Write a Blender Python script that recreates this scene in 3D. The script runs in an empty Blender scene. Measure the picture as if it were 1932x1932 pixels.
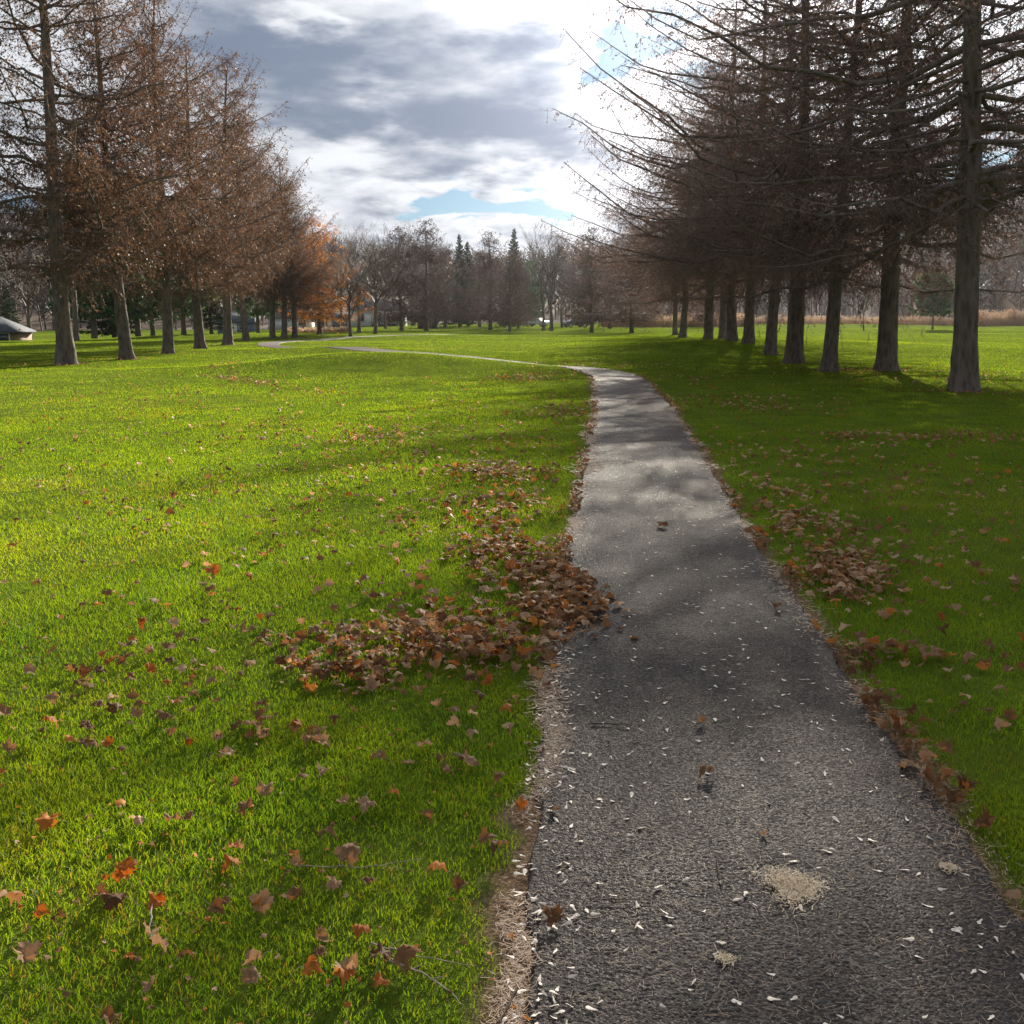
import bpy, math, random
import numpy as np
from mathutils import Vector, Matrix
R = math.radians
rng = np.random.default_rng(7)
random.seed(7)
scene = bpy.context.scene
COL = scene.collection

# ------------------------------------------------------------------ camera
EYE = 1.65
PITCH = R(10.7)
FPX = 1938.0
cam_d = bpy.data.cameras.new('camera')
cam = bpy.data.objects.new('camera', cam_d)
COL.objects.link(cam)
cam.location = (0, 0, EYE)
cam.rotation_euler = (R(90) - PITCH, 0, 0)
cam_d.sensor_width = 36
cam_d.lens = 36 * FPX / 1932.0
cam_d.clip_start = 0.05
cam_d.clip_end = 4000
scene.camera = cam

SUN_AZ = R(13.6)        # to the right of the view, clockwise from +Y
SUN_EL = R(20.5)
sd = Vector((math.sin(SUN_AZ) * math.cos(SUN_EL), math.cos(SUN_AZ) * math.cos(SUN_EL), math.sin(SUN_EL)))

# ------------------------------------------------------------------ sky
world = bpy.data.worlds.new('World')
scene.world = world
world.use_nodes = True
wt = world.node_tree
wt.nodes.clear()


class NB:
    """small helper for building shader maths"""
    def __init__(s, tree):
        s.t = tree

    def n(s, typ, **kw):
        nd = s.t.nodes.new(typ)
        for k, v in kw.items():
            setattr(nd, k, v)
        return nd

    def put(s, sock, v):
        if hasattr(v, 'is_linked') or isinstance(v, bpy.types.NodeSocket):
            s.t.links.new(v, sock)
        else:
            sock.default_value = v

    def m(s, op, a, b=None, c=None, clamp=False):
        nd = s.n('ShaderNodeMath', operation=op)
        nd.use_clamp = clamp
        s.put(nd.inputs[0], a)
        if b is not None:
            s.put(nd.inputs[1], b)
        if c is not None:
            s.put(nd.inputs[2], c)
        return nd.outputs[0]

    def mix(s, f, a, b, blend='MIX'):
        nd = s.n('ShaderNodeMix', data_type='RGBA', blend_type=blend)
        s.put(nd.inputs[0], f)
        s.put(nd.inputs[6], a)
        s.put(nd.inputs[7], b)
        return nd.outputs[2]

    def noise(s, vec, scale, detail=4, rough=0.55, dist=0.0):
        nd = s.n('ShaderNodeTexNoise')
        if vec is not None:
            s.put(nd.inputs['Vector'], vec)
        nd.inputs['Scale'].default_value = scale
        nd.inputs['Detail'].default_value = detail
        nd.inputs['Roughness'].default_value = rough
        nd.inputs['Distortion'].default_value = dist
        return nd.outputs['Fac']

    def ramp(s, f, lo, hi):
        nd = s.n('ShaderNodeMapRange', interpolation_type='SMOOTHSTEP')
        s.put(nd.inputs[0], f)
        nd.inputs[1].default_value = lo
        nd.inputs[2].default_value = hi
        return nd.outputs[0]


def px_dir(x, y):
    u = (x - 966) / FPX
    w = (966 - y) / FPX
    return np.array([u, math.cos(PITCH) + w * math.sin(PITCH), -math.sin(PITCH) + w * math.cos(PITCH)])


def px_azel(x, y):
    d = px_dir(x, y)
    return math.degrees(math.atan2(d[0], d[1])), math.degrees(math.atan2(d[2], math.hypot(d[0], d[1])))


b = NB(wt)
tc = b.n('ShaderNodeTexCoord')
sep = b.n('ShaderNodeSeparateXYZ')
wt.links.new(tc.outputs['Generated'], sep.inputs[0])
X, Y, Z = sep.outputs
az = b.m('MULTIPLY', b.m('ARCTAN2', X, Y), 57.2958)
el = b.m('MULTIPLY', b.m('ARCSINE', Z), 57.2958)
den = b.m('ADD', b.m('MAXIMUM', Z, 0.0), 0.10)
comb = b.n('ShaderNodeCombineXYZ')
b.put(comb.inputs[0], b.m('DIVIDE', X, den))
b.put(comb.inputs[1], b.m('DIVIDE', Y, den))
plane = comb.outputs[0]
# softly warp the directions so that no bank of cloud has a smooth oval outline
cae = b.n('ShaderNodeCombineXYZ')
b.put(cae.inputs[0], b.m('MULTIPLY', az, 0.10))
b.put(cae.inputs[1], b.m('MULTIPLY', el, 0.30))
wn = b.n('ShaderNodeTexNoise')
b.put(wn.inputs['Vector'], cae.outputs[0])
wn.inputs['Scale'].default_value = 1.6
wn.inputs['Detail'].default_value = 5
wn.inputs['Roughness'].default_value = 0.55
wsep = b.n('ShaderNodeSeparateColor')
wt.links.new(wn.outputs['Color'], wsep.inputs[0])
azw = b.m('ADD', az, b.m('MULTIPLY', b.m('SUBTRACT', wsep.outputs[0], 0.5), 9.0))
elw = b.m('ADD', el, b.m('MULTIPLY', b.m('SUBTRACT', wsep.outputs[1], 0.5), 4.5))


def blob(px, py, sx, sy, amp, warp=True):
    a0, e0 = px_azel(px, py)
    k = 26.5 * 2 / 1932
    qa = b.m('DIVIDE', b.m('SUBTRACT', azw if warp else az, a0), sx * k)
    qe = b.m('DIVIDE', b.m('SUBTRACT', elw if warp else el, e0), sy * k)
    q = b.m('ADD', b.m('MULTIPLY', qa, qa), b.m('MULTIPLY', qe, qe))
    return b.m('MULTIPLY', b.m('POWER', 2.71828, b.m('MULTIPLY', q, -1.0)), amp)


def total(lst):
    s = lst[0]
    for q in lst[1:]:
        s = b.m('ADD', s, q)
    return s


n1 = b.noise(plane, 0.9, 7, 0.55, 0.3)
n2 = b.noise(plane, 2.6, 8, 0.6, 0.2)
n3 = b.noise(cae.outputs[0], 2.2, 6, 0.55, 0.2)
# dark undersides
dark = total([blob(870, 225, 230, 62, 0.95), blob(1010, 270, 170, 55, 0.35), blob(600, 90, 240, 55, 0.5), blob(420, 70, 170, 130, 0.6),
              blob(900, 110, 220, 55, 0.55), blob(1020, 90, 110, 30, 0.4), blob(640, 215, 130, 35, 0.35),
              blob(960, 320, 170, 18, 0.5), blob(760, 320, 110, 14, 0.4), blob(560, 150, 180, 90, 0.35), blob(720, 375, 60, 12, 0.3),
              blob(560, 50, 90, 18, -0.6), blob(720, 165, 70, 13, -0.3), blob(690, 228, 50, 12, -0.4), blob(560, 40, 70, 12, -0.3),
              blob(640, 275, 90, 20, -0.35), blob(640, 440, 120, 14, 0.25), blob(930, 450, 90, 10, 0.25)])
dark = b.m('ADD', dark, b.m('MULTIPLY', b.m('SUBTRACT', n2, 0.5), 0.75))
dark = b.m('ADD', dark, b.m('MULTIPLY', b.m('SUBTRACT', n3, 0.5), 1.25))
low_ = b.m('SUBTRACT', 1.0, b.ramp(el, 4.0, 13.0))
dark = b.m('ADD', dark, b.m('MULTIPLY', low_, b.m('ADD', 0.10, b.m('MULTIPLY', b.m('SUBTRACT', n3, 0.45), 1.6))))
dark = b.ramp(dark, -0.15, 1.05)
# gaps with blue showing through
gap = total([blob(830, 358, 56, 22, 1.3), blob(950, 383, 120, 24, 1.3), blob(1030, 392, 50, 14, 0.7), blob(1165, 120, 34, 60, 1.2), blob(1150, 90, 26, 60, 0.5),
             blob(1258, 30, 40, 26, 1.15), blob(1215, 80, 40, 16, 0.6), blob(830, 395, 60, 8, 0.7), blob(880, 425, 50, 8, 0.5),
             blob(1300, 150, 60, 40, 0.8), blob(1500, 240, 60, 60, 0.5), blob(1750, 430, 80, 12, 0.8), blob(1860, 330, 70, 45, 0.9), blob(1590, 100, 90, 60, -0.6),
             blob(20, 400, 100, 50, 0.8)])
gap = b.m('ADD', gap, b.m('MULTIPLY', b.m('SUBTRACT', n1, 0.5), 0.8))
gap = b.m('ADD', gap, b.m('MULTIPLY', b.m('SUBTRACT', n3, 0.5), 0.9))
gap = b.m('ADD', gap, b.m('MULTIPLY', b.m('SUBTRACT', n2, 0.5), 0.6))
gap = b.ramp(gap, 0.26, 0.72)
# brightness of the clouds round the sun
dotn = b.n('ShaderNodeVectorMath', operation='DOT_PRODUCT')
wt.links.new(tc.outputs['Generated'], dotn.inputs[0])
dotn.inputs[1].default_value = sd
sang = b.m('MULTIPLY', b.m('ARCCOSINE', b.m('MINIMUM', dotn.outputs['Value'], 1.0)), 57.2958)
g1 = b.m('POWER', 2.71828, b.m('MULTIPLY', b.m('POWER', b.m('DIVIDE', sang, 11.0), 2.0), -1.0))
g2 = b.m('POWER', 2.71828, b.m('MULTIPLY', b.m('DIVIDE', sang, 22.0), -1.0))
sky = b.n('ShaderNodeTexSky', sky_type='NISHITA')
sky.sun_disc = False
sky.sun_elevation = SUN_EL
sky.sun_rotation = SUN_AZ
sky.air_density = 1.0
sky.dust_density = 0.6
SKY_S = 0.10
CL = 1.0 / SKY_S
white = b.mix(0.0, (0.345 * CL, 0.356 * CL, 0.373 * CL, 1), (1, 1, 1, 1))
darkc = (0.076 * CL, 0.098 * CL, 0.139 * CL, 1)
cloud = b.mix(dark, white, darkc)
away = b.ramp(sang, 36, 75)
lift = b.m('ADD', b.m('SUBTRACT', 0.84, b.m('MULTIPLY', away, 0.34)), b.m('ADD', b.m('MULTIPLY', g1, 1.6), b.m('MULTIPLY', g2, 0.30)))
vm = b.n('ShaderNodeVectorMath', operation='SCALE')
wt.links.new(cloud, vm.inputs[0])
b.put(vm.inputs['Scale'], lift)
cloud = vm.outputs[0]
skyc = b.mix(1.0, sky.outputs[0], (0.085, 0.148, 0.232, 1), 'MULTIPLY')
col = b.mix(gap, cloud, skyc)
bg = b.n('ShaderNodeBackground')
wt.links.new(col, bg.inputs[0])
bg.inputs[1].default_value = SKY_S
wo = b.n('ShaderNodeOutputWorld')
wt.links.new(bg.outputs[0], wo.inputs[0])

# ------------------------------------------------------------------ sun
sl = bpy.data.lights.new('sun', 'SUN')
sl.energy = 5.0
sl.angle = R(0.6)
sl.color = (1.0, 0.90, 0.74)
so = bpy.data.objects.new('sun', sl)
COL.objects.link(so)
so.rotation_euler = (-sd).to_track_quat('-Z', 'Y').to_euler()
so.location = (30, 60, 40)

scene.view_settings.view_transform = 'Standard'
scene.view_settings.look = 'None'
scene.view_settings.gamma = 1
scene.view_settings.exposure = 1.45
scene.render.engine = 'CYCLES'
scene.cycles.max_bounces = 6
scene.cycles.diffuse_bounces = 3
scene.cycles.transmission_bounces = 4
scene.cycles.use_denoising = True


# ------------------------------------------------------------------ helpers
def tag(o, label=None, cat=None, group=None, kind=None):
    if label:
        o['label'] = label
    if cat:
        o['category'] = cat
    if group:
        o['group'] = group
    if kind:
        o['kind'] = kind
    return o


def empty(name, loc, rz=0.0, sc=1.0):
    o = bpy.data.objects.new(name, None)
    COL.objects.link(o)
    o.location = loc
    o.rotation_euler = (0, 0, rz)
    o.scale = (sc, sc, sc) if not hasattr(sc, '__len__') else sc
    o.empty_display_size = 0.3
    return o


def npmesh(name, V, faces, mat, tint=None, smooth=False):
    """faces: list of int arrays (n,k)"""
    me = bpy.data.meshes.new(name)
    V = np.ascontiguousarray(V, dtype=np.float32)
    me.vertices.add(len(V))
    me.vertices.foreach_set('co', V.ravel())
    faces = [np.asarray(f, dtype=np.int32) for f in faces if len(f)]
    nl = sum(f.size for f in faces)
    nf = sum(len(f) for f in faces)
    me.loops.add(nl)
    me.polygons.add(nf)
    me.loops.foreach_set('vertex_index', np.concatenate([f.ravel() for f in faces]))
    tot = np.concatenate([np.full(len(f), f.shape[1], np.int32) for f in faces])
    st = np.concatenate([[0], np.cumsum(tot)[:-1]]).astype(np.int32)
    me.polygons.foreach_set('loop_start', st)
    if smooth:
        me.polygons.foreach_set('use_smooth', np.ones(nf, bool))
    if tint is not None:
        a = me.attributes.new('tint', 'FLOAT', 'POINT')
        a.data.foreach_set('value', np.ascontiguousarray(tint, np.float32))
    me.update(calc_edges=True)
    for mm in (mat if isinstance(mat, (list, tuple)) else [mat]):
        me.materials.append(mm)
    return me


def obj(name, me, parent=None):
    o = bpy.data.objects.new(name, me)
    COL.objects.link(o)
    if parent is not None:
        o.parent = parent
    return o


def unit(a):
    return a / np.maximum(np.linalg.norm(a, axis=-1, keepdims=True), 1e-9)


def tubes(P, Rr, S):
    """P (N,K,3) polylines, Rr (N,K) radii -> verts, quads"""
    N, K, _ = P.shape
    T = np.empty_like(P)
    T[:, 1:-1] = P[:, 2:] - P[:, :-2]
    T[:, 0] = P[:, 1] - P[:, 0]
    T[:, -1] = P[:, -1] - P[:, -2]
    T = unit(T)
    ref = np.where(np.abs(T[:, :1, 2:3]) > 0.85, np.array([1.0, 0, 0]), np.array([0, 0, 1.0]))
    A = unit(np.cross(np.broadcast_to(ref, T.shape), T))
    B = np.cross(T, A)
    an = np.arange(S) * 2 * math.pi / S
    V = P[:, :, None, :] + Rr[:, :, None, None] * (A[:, :, None, :] * np.cos(an)[None, None, :, None] + B[:, :, None, :] * np.sin(an)[None, None, :, None])
    idx = np.arange(N * K * S).reshape(N, K, S)
    q = np.stack([idx[:, :-1, :], np.roll(idx, -1, 2)[:, :-1, :], np.roll(idx, -1, 2)[:, 1:, :], idx[:, 1:, :]], -1).reshape(-1, 4)
    return V.reshape(-1, 3), q


class MB:
    def __init__(s):
        s.V = []
        s.Q = []
        s.T = []
        s.tint = []
        s.n = 0

    def add(s, V, quads=None, tris=None, tint=None):
        V = np.asarray(V, float).reshape(-1, 3)
        s.V.append(V)
        if quads is not None and len(quads):
            s.Q.append(np.asarray(quads) + s.n)
        if tris is not None and len(tris):
            s.T.append(np.asarray(tris) + s.n)
        s.tint.append(np.zeros(len(V)) if tint is None else np.broadcast_to(np.asarray(tint, float), (len(V),)))
        s.n += len(V)

    def tubes(s, P, Rr, S, tint=None):
        v, q = tubes(np.asarray(P, float), np.asarray(Rr, float), S)
        s.add(v, quads=q, tint=tint)

    def box(s, x0, x1, y0, y1, z0, z1):
        v = [(x, y, z) for z in (z0, z1) for y in (y0, y1) for x in (x0, x1)]
        s.add(v, quads=[(0, 2, 3, 1), (4, 5, 7, 6), (0, 1, 5, 4), (2, 6, 7, 3), (0, 4, 6, 2), (1, 3, 7, 5)])

    def mesh(s, name, mat, smooth=False):
        fs = []
        if s.Q:
            fs.append(np.concatenate(s.Q))
        if s.T:
            fs.append(np.concatenate(s.T))
        return npmesh(name, np.concatenate(s.V), fs, mat, np.concatenate(s.tint), smooth)


def vnoise(x, y, seed=0):
    """smooth value noise in 2-D, about -1..1"""
    x = np.asarray(x, float)
    y = np.asarray(y, float)
    xi = np.floor(x)
    yi = np.floor(y)
    fx = x - xi
    fy = y - yi
    fx = fx * fx * (3 - 2 * fx)
    fy = fy * fy * (3 - 2 * fy)

    def h(a, c):
        v = np.sin(a * 127.1 + c * 311.7 + seed * 74.7) * 43758.5453
        return v - np.floor(v)
    return 2 * ((h(xi, yi) * (1 - fx) + h(xi + 1, yi) * fx) * (1 - fy) + (h(xi, yi + 1) * (1 - fx) + h(xi + 1, yi + 1) * fx) * fy) - 1


def sstep(a, b_, x):
    t = np.clip((x - a) / (b_ - a), 0, 1)
    return t * t * (3 - 2 * t)


def gz(x, y):
    """height of the ground"""
    x = np.asarray(x, float)
    y = np.asarray(y, float)
    g = lambda cx, cy, sx, sy: np.exp(-((x - cx) / sx) ** 2 - ((y - cy) / sy) ** 2)
    z = 0.60 * g(-4.2, 32.6, 4.8, 2.3) + 0.42 * g(15, 58, 10, 9) + 0.16 * g(-9.0, 52.5, 5.0, 2.5)
    far = sstep(4, 16, y)
    z = z + far * (0.05 * vnoise(x / 6, y / 6, 1) + 0.02 * vnoise(x / 2.2, y / 2.2, 2))
    z = z + sstep(40, 110, y) * 0.22 * vnoise(x / 17, y / 14, 3)
    z = z - 1.3 * sstep(-28, -52, x) * sstep(60, 125, y)
    z = z + 0.35 * sstep(150, 240, y)
    return z


def hit(x, y):
    """point of the ground seen at picture position (x, y) on a 1932 px grid"""
    d = px_dir(x, y)
    t = np.concatenate([np.linspace(1, 40, 1600), np.linspace(40, 320, 4000)])
    zz = EYE + d[2] * t - gz(d[0] * t, d[1] * t)
    k = np.argmax(zz < 0) if (zz < 0).any() else len(t) - 1
    return d[0] * t[k], d[1] * t[k]


def at(x, Yd):
    """ground point at picture column x and depth Yd"""
    u = (x - 966) / FPX
    return u * Yd / 1.013, Yd


# ------------------------------------------------------------------ the path's course
CL_PTS = np.array([(0.62, 0.0), (0.66, 1.0), (0.74, 2.7), (0.835, 4.1), (0.955, 5.5), (1.11, 7.4), (1.3, 9.2), (1.49, 11.1), (1.99, 16.2),
                   (2.26, 19.1), (2.62, 24), (2.92, 28.2), (2.85, 30.6), (2.2, 32.9), (0.64, 37), (-2.66, 45), (-6.8, 50.4),
                   (-11.8, 57), (-15.2, 65), (-16.6, 75), (-15.6, 86), (-9, 100), (4, 112)])


def catmull(P, n=40):
    out = []
    Q = np.vstack([2 * P[0] - P[1], P, 2 * P[-1] - P[-2]])
    for i in range(1, len(Q) - 2):
        t = np.linspace(0, 1, n, endpoint=False)[:, None]
        p0, p1, p2, p3 = Q[i - 1], Q[i], Q[i + 1], Q[i + 2]
        out.append(0.5 * ((2 * p1) + (-p0 + p2) * t + (2 * p0 - 5 * p1 + 4 * p2 - p3) * t ** 2 + (-p0 + 3 * p1 - 3 * p2 + p3) * t ** 3))
    return np.vstack(out + [P[-1:]])


CLINE = catmull(CL_PTS)
seg = np.linalg.norm(np.diff(CLINE, axis=0), axis=1)
CARC = np.concatenate([[0], np.cumsum(seg)])
HW = 0.69


def path_dist(x, y):
    """distance from the centre line (chunked) and arc position"""
    x = np.asarray(x, float)
    y = np.asarray(y, float)
    out = np.empty(len(x))
    arc = np.empty(len(x))
    sgn = np.empty(len(x))
    C = CLINE[::4]
    A = CARC[::4]
    T = np.gradient(C, axis=0)
    for i in range(0, len(x), 20000):
        dx = x[i:i + 20000, None] - C[None, :, 0]
        dy = y[i:i + 20000, None] - C[None, :, 1]
        d2 = dx * dx + dy * dy
        k = d2.argmin(1)
        r = np.arange(len(k))
        tt = unit(T[k])
        along = dx[r, k] * tt[:, 0] + dy[r, k] * tt[:, 1]
        across = dx[r, k] * tt[:, 1] - dy[r, k] * tt[:, 0]
        step = 0.8
        res = np.maximum(np.abs(along) - step * 2, 0)
        out[i:i + 20000] = np.sqrt(across ** 2 + res ** 2)
        arc[i:i + 20000] = A[k] + along
        sgn[i:i + 20000] = np.sign(across)
    return out, arc, sgn


def edge_off(arc, sgn):
    """how the ragged grass edge strays from the asphalt's edge"""
    gapw = np.where(sgn < 0, 0.065 * sstep(3.3, 2.2, arc) * (1 + 1.3 * vnoise(arc * 4.5, arc * 0 + 2, 16)), 0) + 0.03 * vnoise(arc * 14, sgn * 3, 17)
    return gapw + 0.035 * vnoise(arc * 1.3 + 50 * sgn, arc * 0 + 3, 5) + 0.03 * vnoise(arc * 5.0 + 90 * sgn, arc * 0 + 7, 6)


# ------------------------------------------------------------------ materials
def mat(name):
    m = bpy.data.materials.new(name)
    m.use_nodes = True
    m.node_tree.nodes.clear()
    nb = NB(m.node_tree)
    out = nb.n('ShaderNodeOutputMaterial')
    return m, nb, out


def attr(nb, name='tint'):
    a = nb.n('ShaderNodeAttribute')
    a.attribute_name = name
    return a.outputs['Fac']


def geo_pos(nb):
    return nb.n('ShaderNodeNewGeometry').outputs['Position']


def foliage_mat(name, c0, c1, trans, tcol=None, rough=0.6, spec=0.2, c2=None):
    m, nb, out = mat(name)
    t = attr(nb)
    colr = nb.mix(t, (*c0, 1), (*c1, 1))
    if c2 is not None:
        colr = nb.mix(nb.ramp(t, 0.80, 0.98), colr, (*c2, 1))
    p = nb.n('ShaderNodeBsdfPrincipled')
    nb.put(p.inputs['Base Color'], colr)
    p.inputs['Roughness'].default_value = rough
    p.inputs['Specular IOR Level'].default_value = spec
    if trans > 0:
        tr = nb.n('ShaderNodeBsdfTranslucent')
        nb.put(tr.inputs[0], nb.mix(1.0, colr, (*(tcol or (1, 1, 1)), 1), 'MULTIPLY'))
        mx = nb.n('ShaderNodeMixShader')
        mx.inputs[0].default_value = trans
        nb.t.links.new(p.outputs[0], mx.inputs[1])
        nb.t.links.new(tr.outputs[0], mx.inputs[2])
        nb.t.links.new(mx.outputs[0], out.inputs[0])
    else:
        nb.t.links.new(p.outputs[0], out.inputs[0])
    return m


def bark_mat(name, c0, c1, scale=9.0):
    m, nb, out = mat(name)
    tcn = nb.n('ShaderNodeTexCoord')
    mp = nb.n('ShaderNodeMapping')
    nb.t.links.new(tcn.outputs['Object'], mp.inputs[0])
    mp.inputs['Scale'].default_value = (1, 1, 0.28)
    v = nb.n('ShaderNodeTexVoronoi')
    nb.t.links.new(mp.outputs[0], v.inputs['Vector'])
    v.inputs['Scale'].default_value = scale
    ns = nb.noise(mp.outputs[0], scale * 2.2, 6, 0.65)
    big = nb.noise(tcn.outputs['Object'], 1.3, 3, 0.5)
    f = nb.m('ADD', nb.m('MULTIPLY', v.outputs['Distance'], 0.7), nb.m('MULTIPLY', ns, 0.6))
    colr = nb.mix(nb.ramp(f, 0.25, 0.95), (*c0, 1), (*c1, 1))
    colr = nb.mix(nb.m('MULTIPLY', nb.ramp(big, 0.45, 0.75), 0.45), colr, (c1[0] * 0.75, c1[1] * 0.85, c1[2] * 0.75, 1))
    p = nb.n('ShaderNodeBsdfPrincipled')
    nb.put(p.inputs['Base Color'], colr)
    p.inputs['Roughness'].default_value = 0.9
    p.inputs['Specular IOR Level'].default_value = 0.2
    bp = nb.n('ShaderNodeBump')
    bp.inputs['Strength'].default_value = 0.9
    bp.inputs['Distance'].default_value = 0.05
    nb.put(bp.inputs['Height'], f)
    nb.t.links.new(bp.outputs[0], p.inputs['Normal'])
    nb.t.links.new(p.outputs[0], out.inputs[0])
    return m


def plain(name, c, rough=0.6, metallic=0.0, var=0.25, scale=3.0, spec=0.4):
    m, nb, out = mat(name)
    tcn = nb.n('ShaderNodeTexCoord')
    ns = nb.noise(tcn.outputs['Object'], scale, 5, 0.6)
    colr = nb.mix(nb.ramp(ns, 0.3, 0.7), (c[0] * (1 - var), c[1] * (1 - var), c[2] * (1 - var), 1), (min(c[0] * (1 + var), 1), min(c[1] * (1 + var), 1), min(c[2] * (1 + var), 1), 1))
    p = nb.n('ShaderNodeBsdfPrincipled')
    nb.put(p.inputs['Base Color'], colr)
    p.inputs['Roughness'].default_value = rough
    p.inputs['Metallic'].default_value = metallic
    p.inputs['Specular IOR Level'].default_value = spec
    nb.t.links.new(p.outputs[0], out.inputs[0])
    return m


M_BARK = bark_mat('larch bark', (0.07, 0.06, 0.057), (0.185, 0.15, 0.135))
M_LIMB = plain('limb bark', (0.15, 0.122, 0.115), 0.9, var=0.35, scale=4, spec=0.15)
M_RUST = foliage_mat('rusty larch twigs', (0.08, 0.052, 0.040), (0.20, 0.115, 0.07), 0.35, (1.2, 1.0, 0.85))
M_ORANGE = foliage_mat('orange larch needles', (0.36, 0.16, 0.03), (0.60, 0.30, 0.06), 0.45, (1.3, 1.0, 0.7))
M_DARKTWIG = foliage_mat('dark larch twigs', (0.11, 0.085, 0.085), (0.24, 0.165, 0.14), 0.35, (1.2, 1.0, 0.9))
M_DUSK = foliage_mat('dusky larch twigs', (0.045, 0.034, 0.033), (0.12, 0.07, 0.055), 0.25, (1.1, 1.0, 0.9))
M_BARE = foliage_mat('bare twigs', (0.055, 0.043, 0.04), (0.11, 0.083, 0.074), 0.0)
M_SPRUCE = foliage_mat('spruce needles', (0.018, 0.034, 0.022), (0.05, 0.085, 0.045), 0.25, (1.2, 1.3, 0.8))
M_PINE = foliage_mat('pine needles', (0.04, 0.085, 0.055), (0.12, 0.20, 0.10), 0.3, (1.2, 1.3, 0.8))
M_WOOD = foliage_mat('hillside trees', (0.05, 0.039, 0.038), (0.115, 0.088, 0.08), 0.0)
M_REED = foliage_mat('dry reeds', (0.26, 0.16, 0.09), (0.50, 0.36, 0.24), 0.3)
M_GRASS = None


def grass_mat(name, spec):
    m, nb, out = mat(name)
    t = attr(nb)
    pos = geo_pos(nb)
    big = nb.noise(pos, 0.35, 4, 0.55)
    mid = nb.noise(pos, 1.7, 3, 0.5)
    pat = nb.noise(pos, 0.85, 5, 0.6)
    c = nb.mix(t, (0.055, 0.13, 0.026, 1), (0.13, 0.20, 0.03, 1))
    c = nb.mix(nb.m('MULTIPLY', nb.ramp(big, 0.45, 0.72), 0.5), c, (0.16, 0.195, 0.03, 1))
    c = nb.mix(nb.m('MULTIPLY', nb.ramp(mid, 0.5, 0.7), 0.6), c, (0.04, 0.11, 0.026, 1))
    c = nb.mix(nb.m('MULTIPLY', nb.ramp(pat, 0.56, 0.74), 0.55), c, (0.15, 0.155, 0.05, 1))
    c = nb.mix(nb.ramp(t, 0.93, 0.97), c, (0.15, 0.12, 0.07, 1))
    p = nb.n('ShaderNodeBsdfPrincipled')
    nb.put(p.inputs['Base Color'], c)
    p.inputs['Roughness'].default_value = 0.5
    p.inputs['Specular IOR Level'].default_value = spec
    tr = nb.n('ShaderNodeBsdfTranslucent')
    nb.put(tr.inputs[0], nb.mix(1.0, c, (3.1, 2.5, 0.35, 1), 'MULTIPLY'))
    mx = nb.n('ShaderNodeMixShader')
    mx.inputs[0].default_value = 0.5
    nb.t.links.new(p.outputs[0], mx.inputs[1])
    nb.t.links.new(tr.outputs[0], mx.inputs[2])
    nb.t.links.new(mx.outputs[0], out.inputs[0])
    return m


def ground_mat():
    m, nb, out = mat('turf')
    pos = geo_pos(nb)
    big = nb.noise(pos, 0.12, 4, 0.55)
    mid = nb.noise(pos, 1.4, 5, 0.6)
    fine = nb.noise(pos, 45, 3, 0.7)
    c = nb.mix(nb.ramp(mid, 0.3, 0.7), (0.065, 0.10, 0.014, 1), (0.11, 0.155, 0.018, 1))
    c = nb.mix(nb.m('MULTIPLY', nb.ramp(big, 0.45, 0.7), 0.5), c, (0.12, 0.15, 0.03, 1))
    c = nb.mix(nb.m('MULTIPLY', nb.ramp(fine, 0.5, 0.8), 0.5), c, (0.06, 0.05, 0.025, 1))
    soil = nb.mix(nb.ramp(nb.noise(pos, 60, 4, 0.7), 0.35, 0.7), (0.10, 0.068, 0.045, 1), (0.30, 0.21, 0.14, 1))
    c = nb.mix(attr(nb), c, soil)
    p = nb.n('ShaderNodeBsdfPrincipled')
    nb.put(p.inputs['Base Color'], c)
    p.inputs['Roughness'].default_value = 0.9
    p.inputs['Specular IOR Level'].default_value = 0.0
    bp = nb.n('ShaderNodeBump')
    bp.inputs['Strength'].default_value = 0.8
    bp.inputs['Distance'].default_value = 0.03
    nb.put(bp.inputs['Height'], fine)
    nb.t.links.new(bp.outputs[0], p.inputs['Normal'])
    nb.t.links.new(p.outputs[0], out.inputs[0])
    return m


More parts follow.
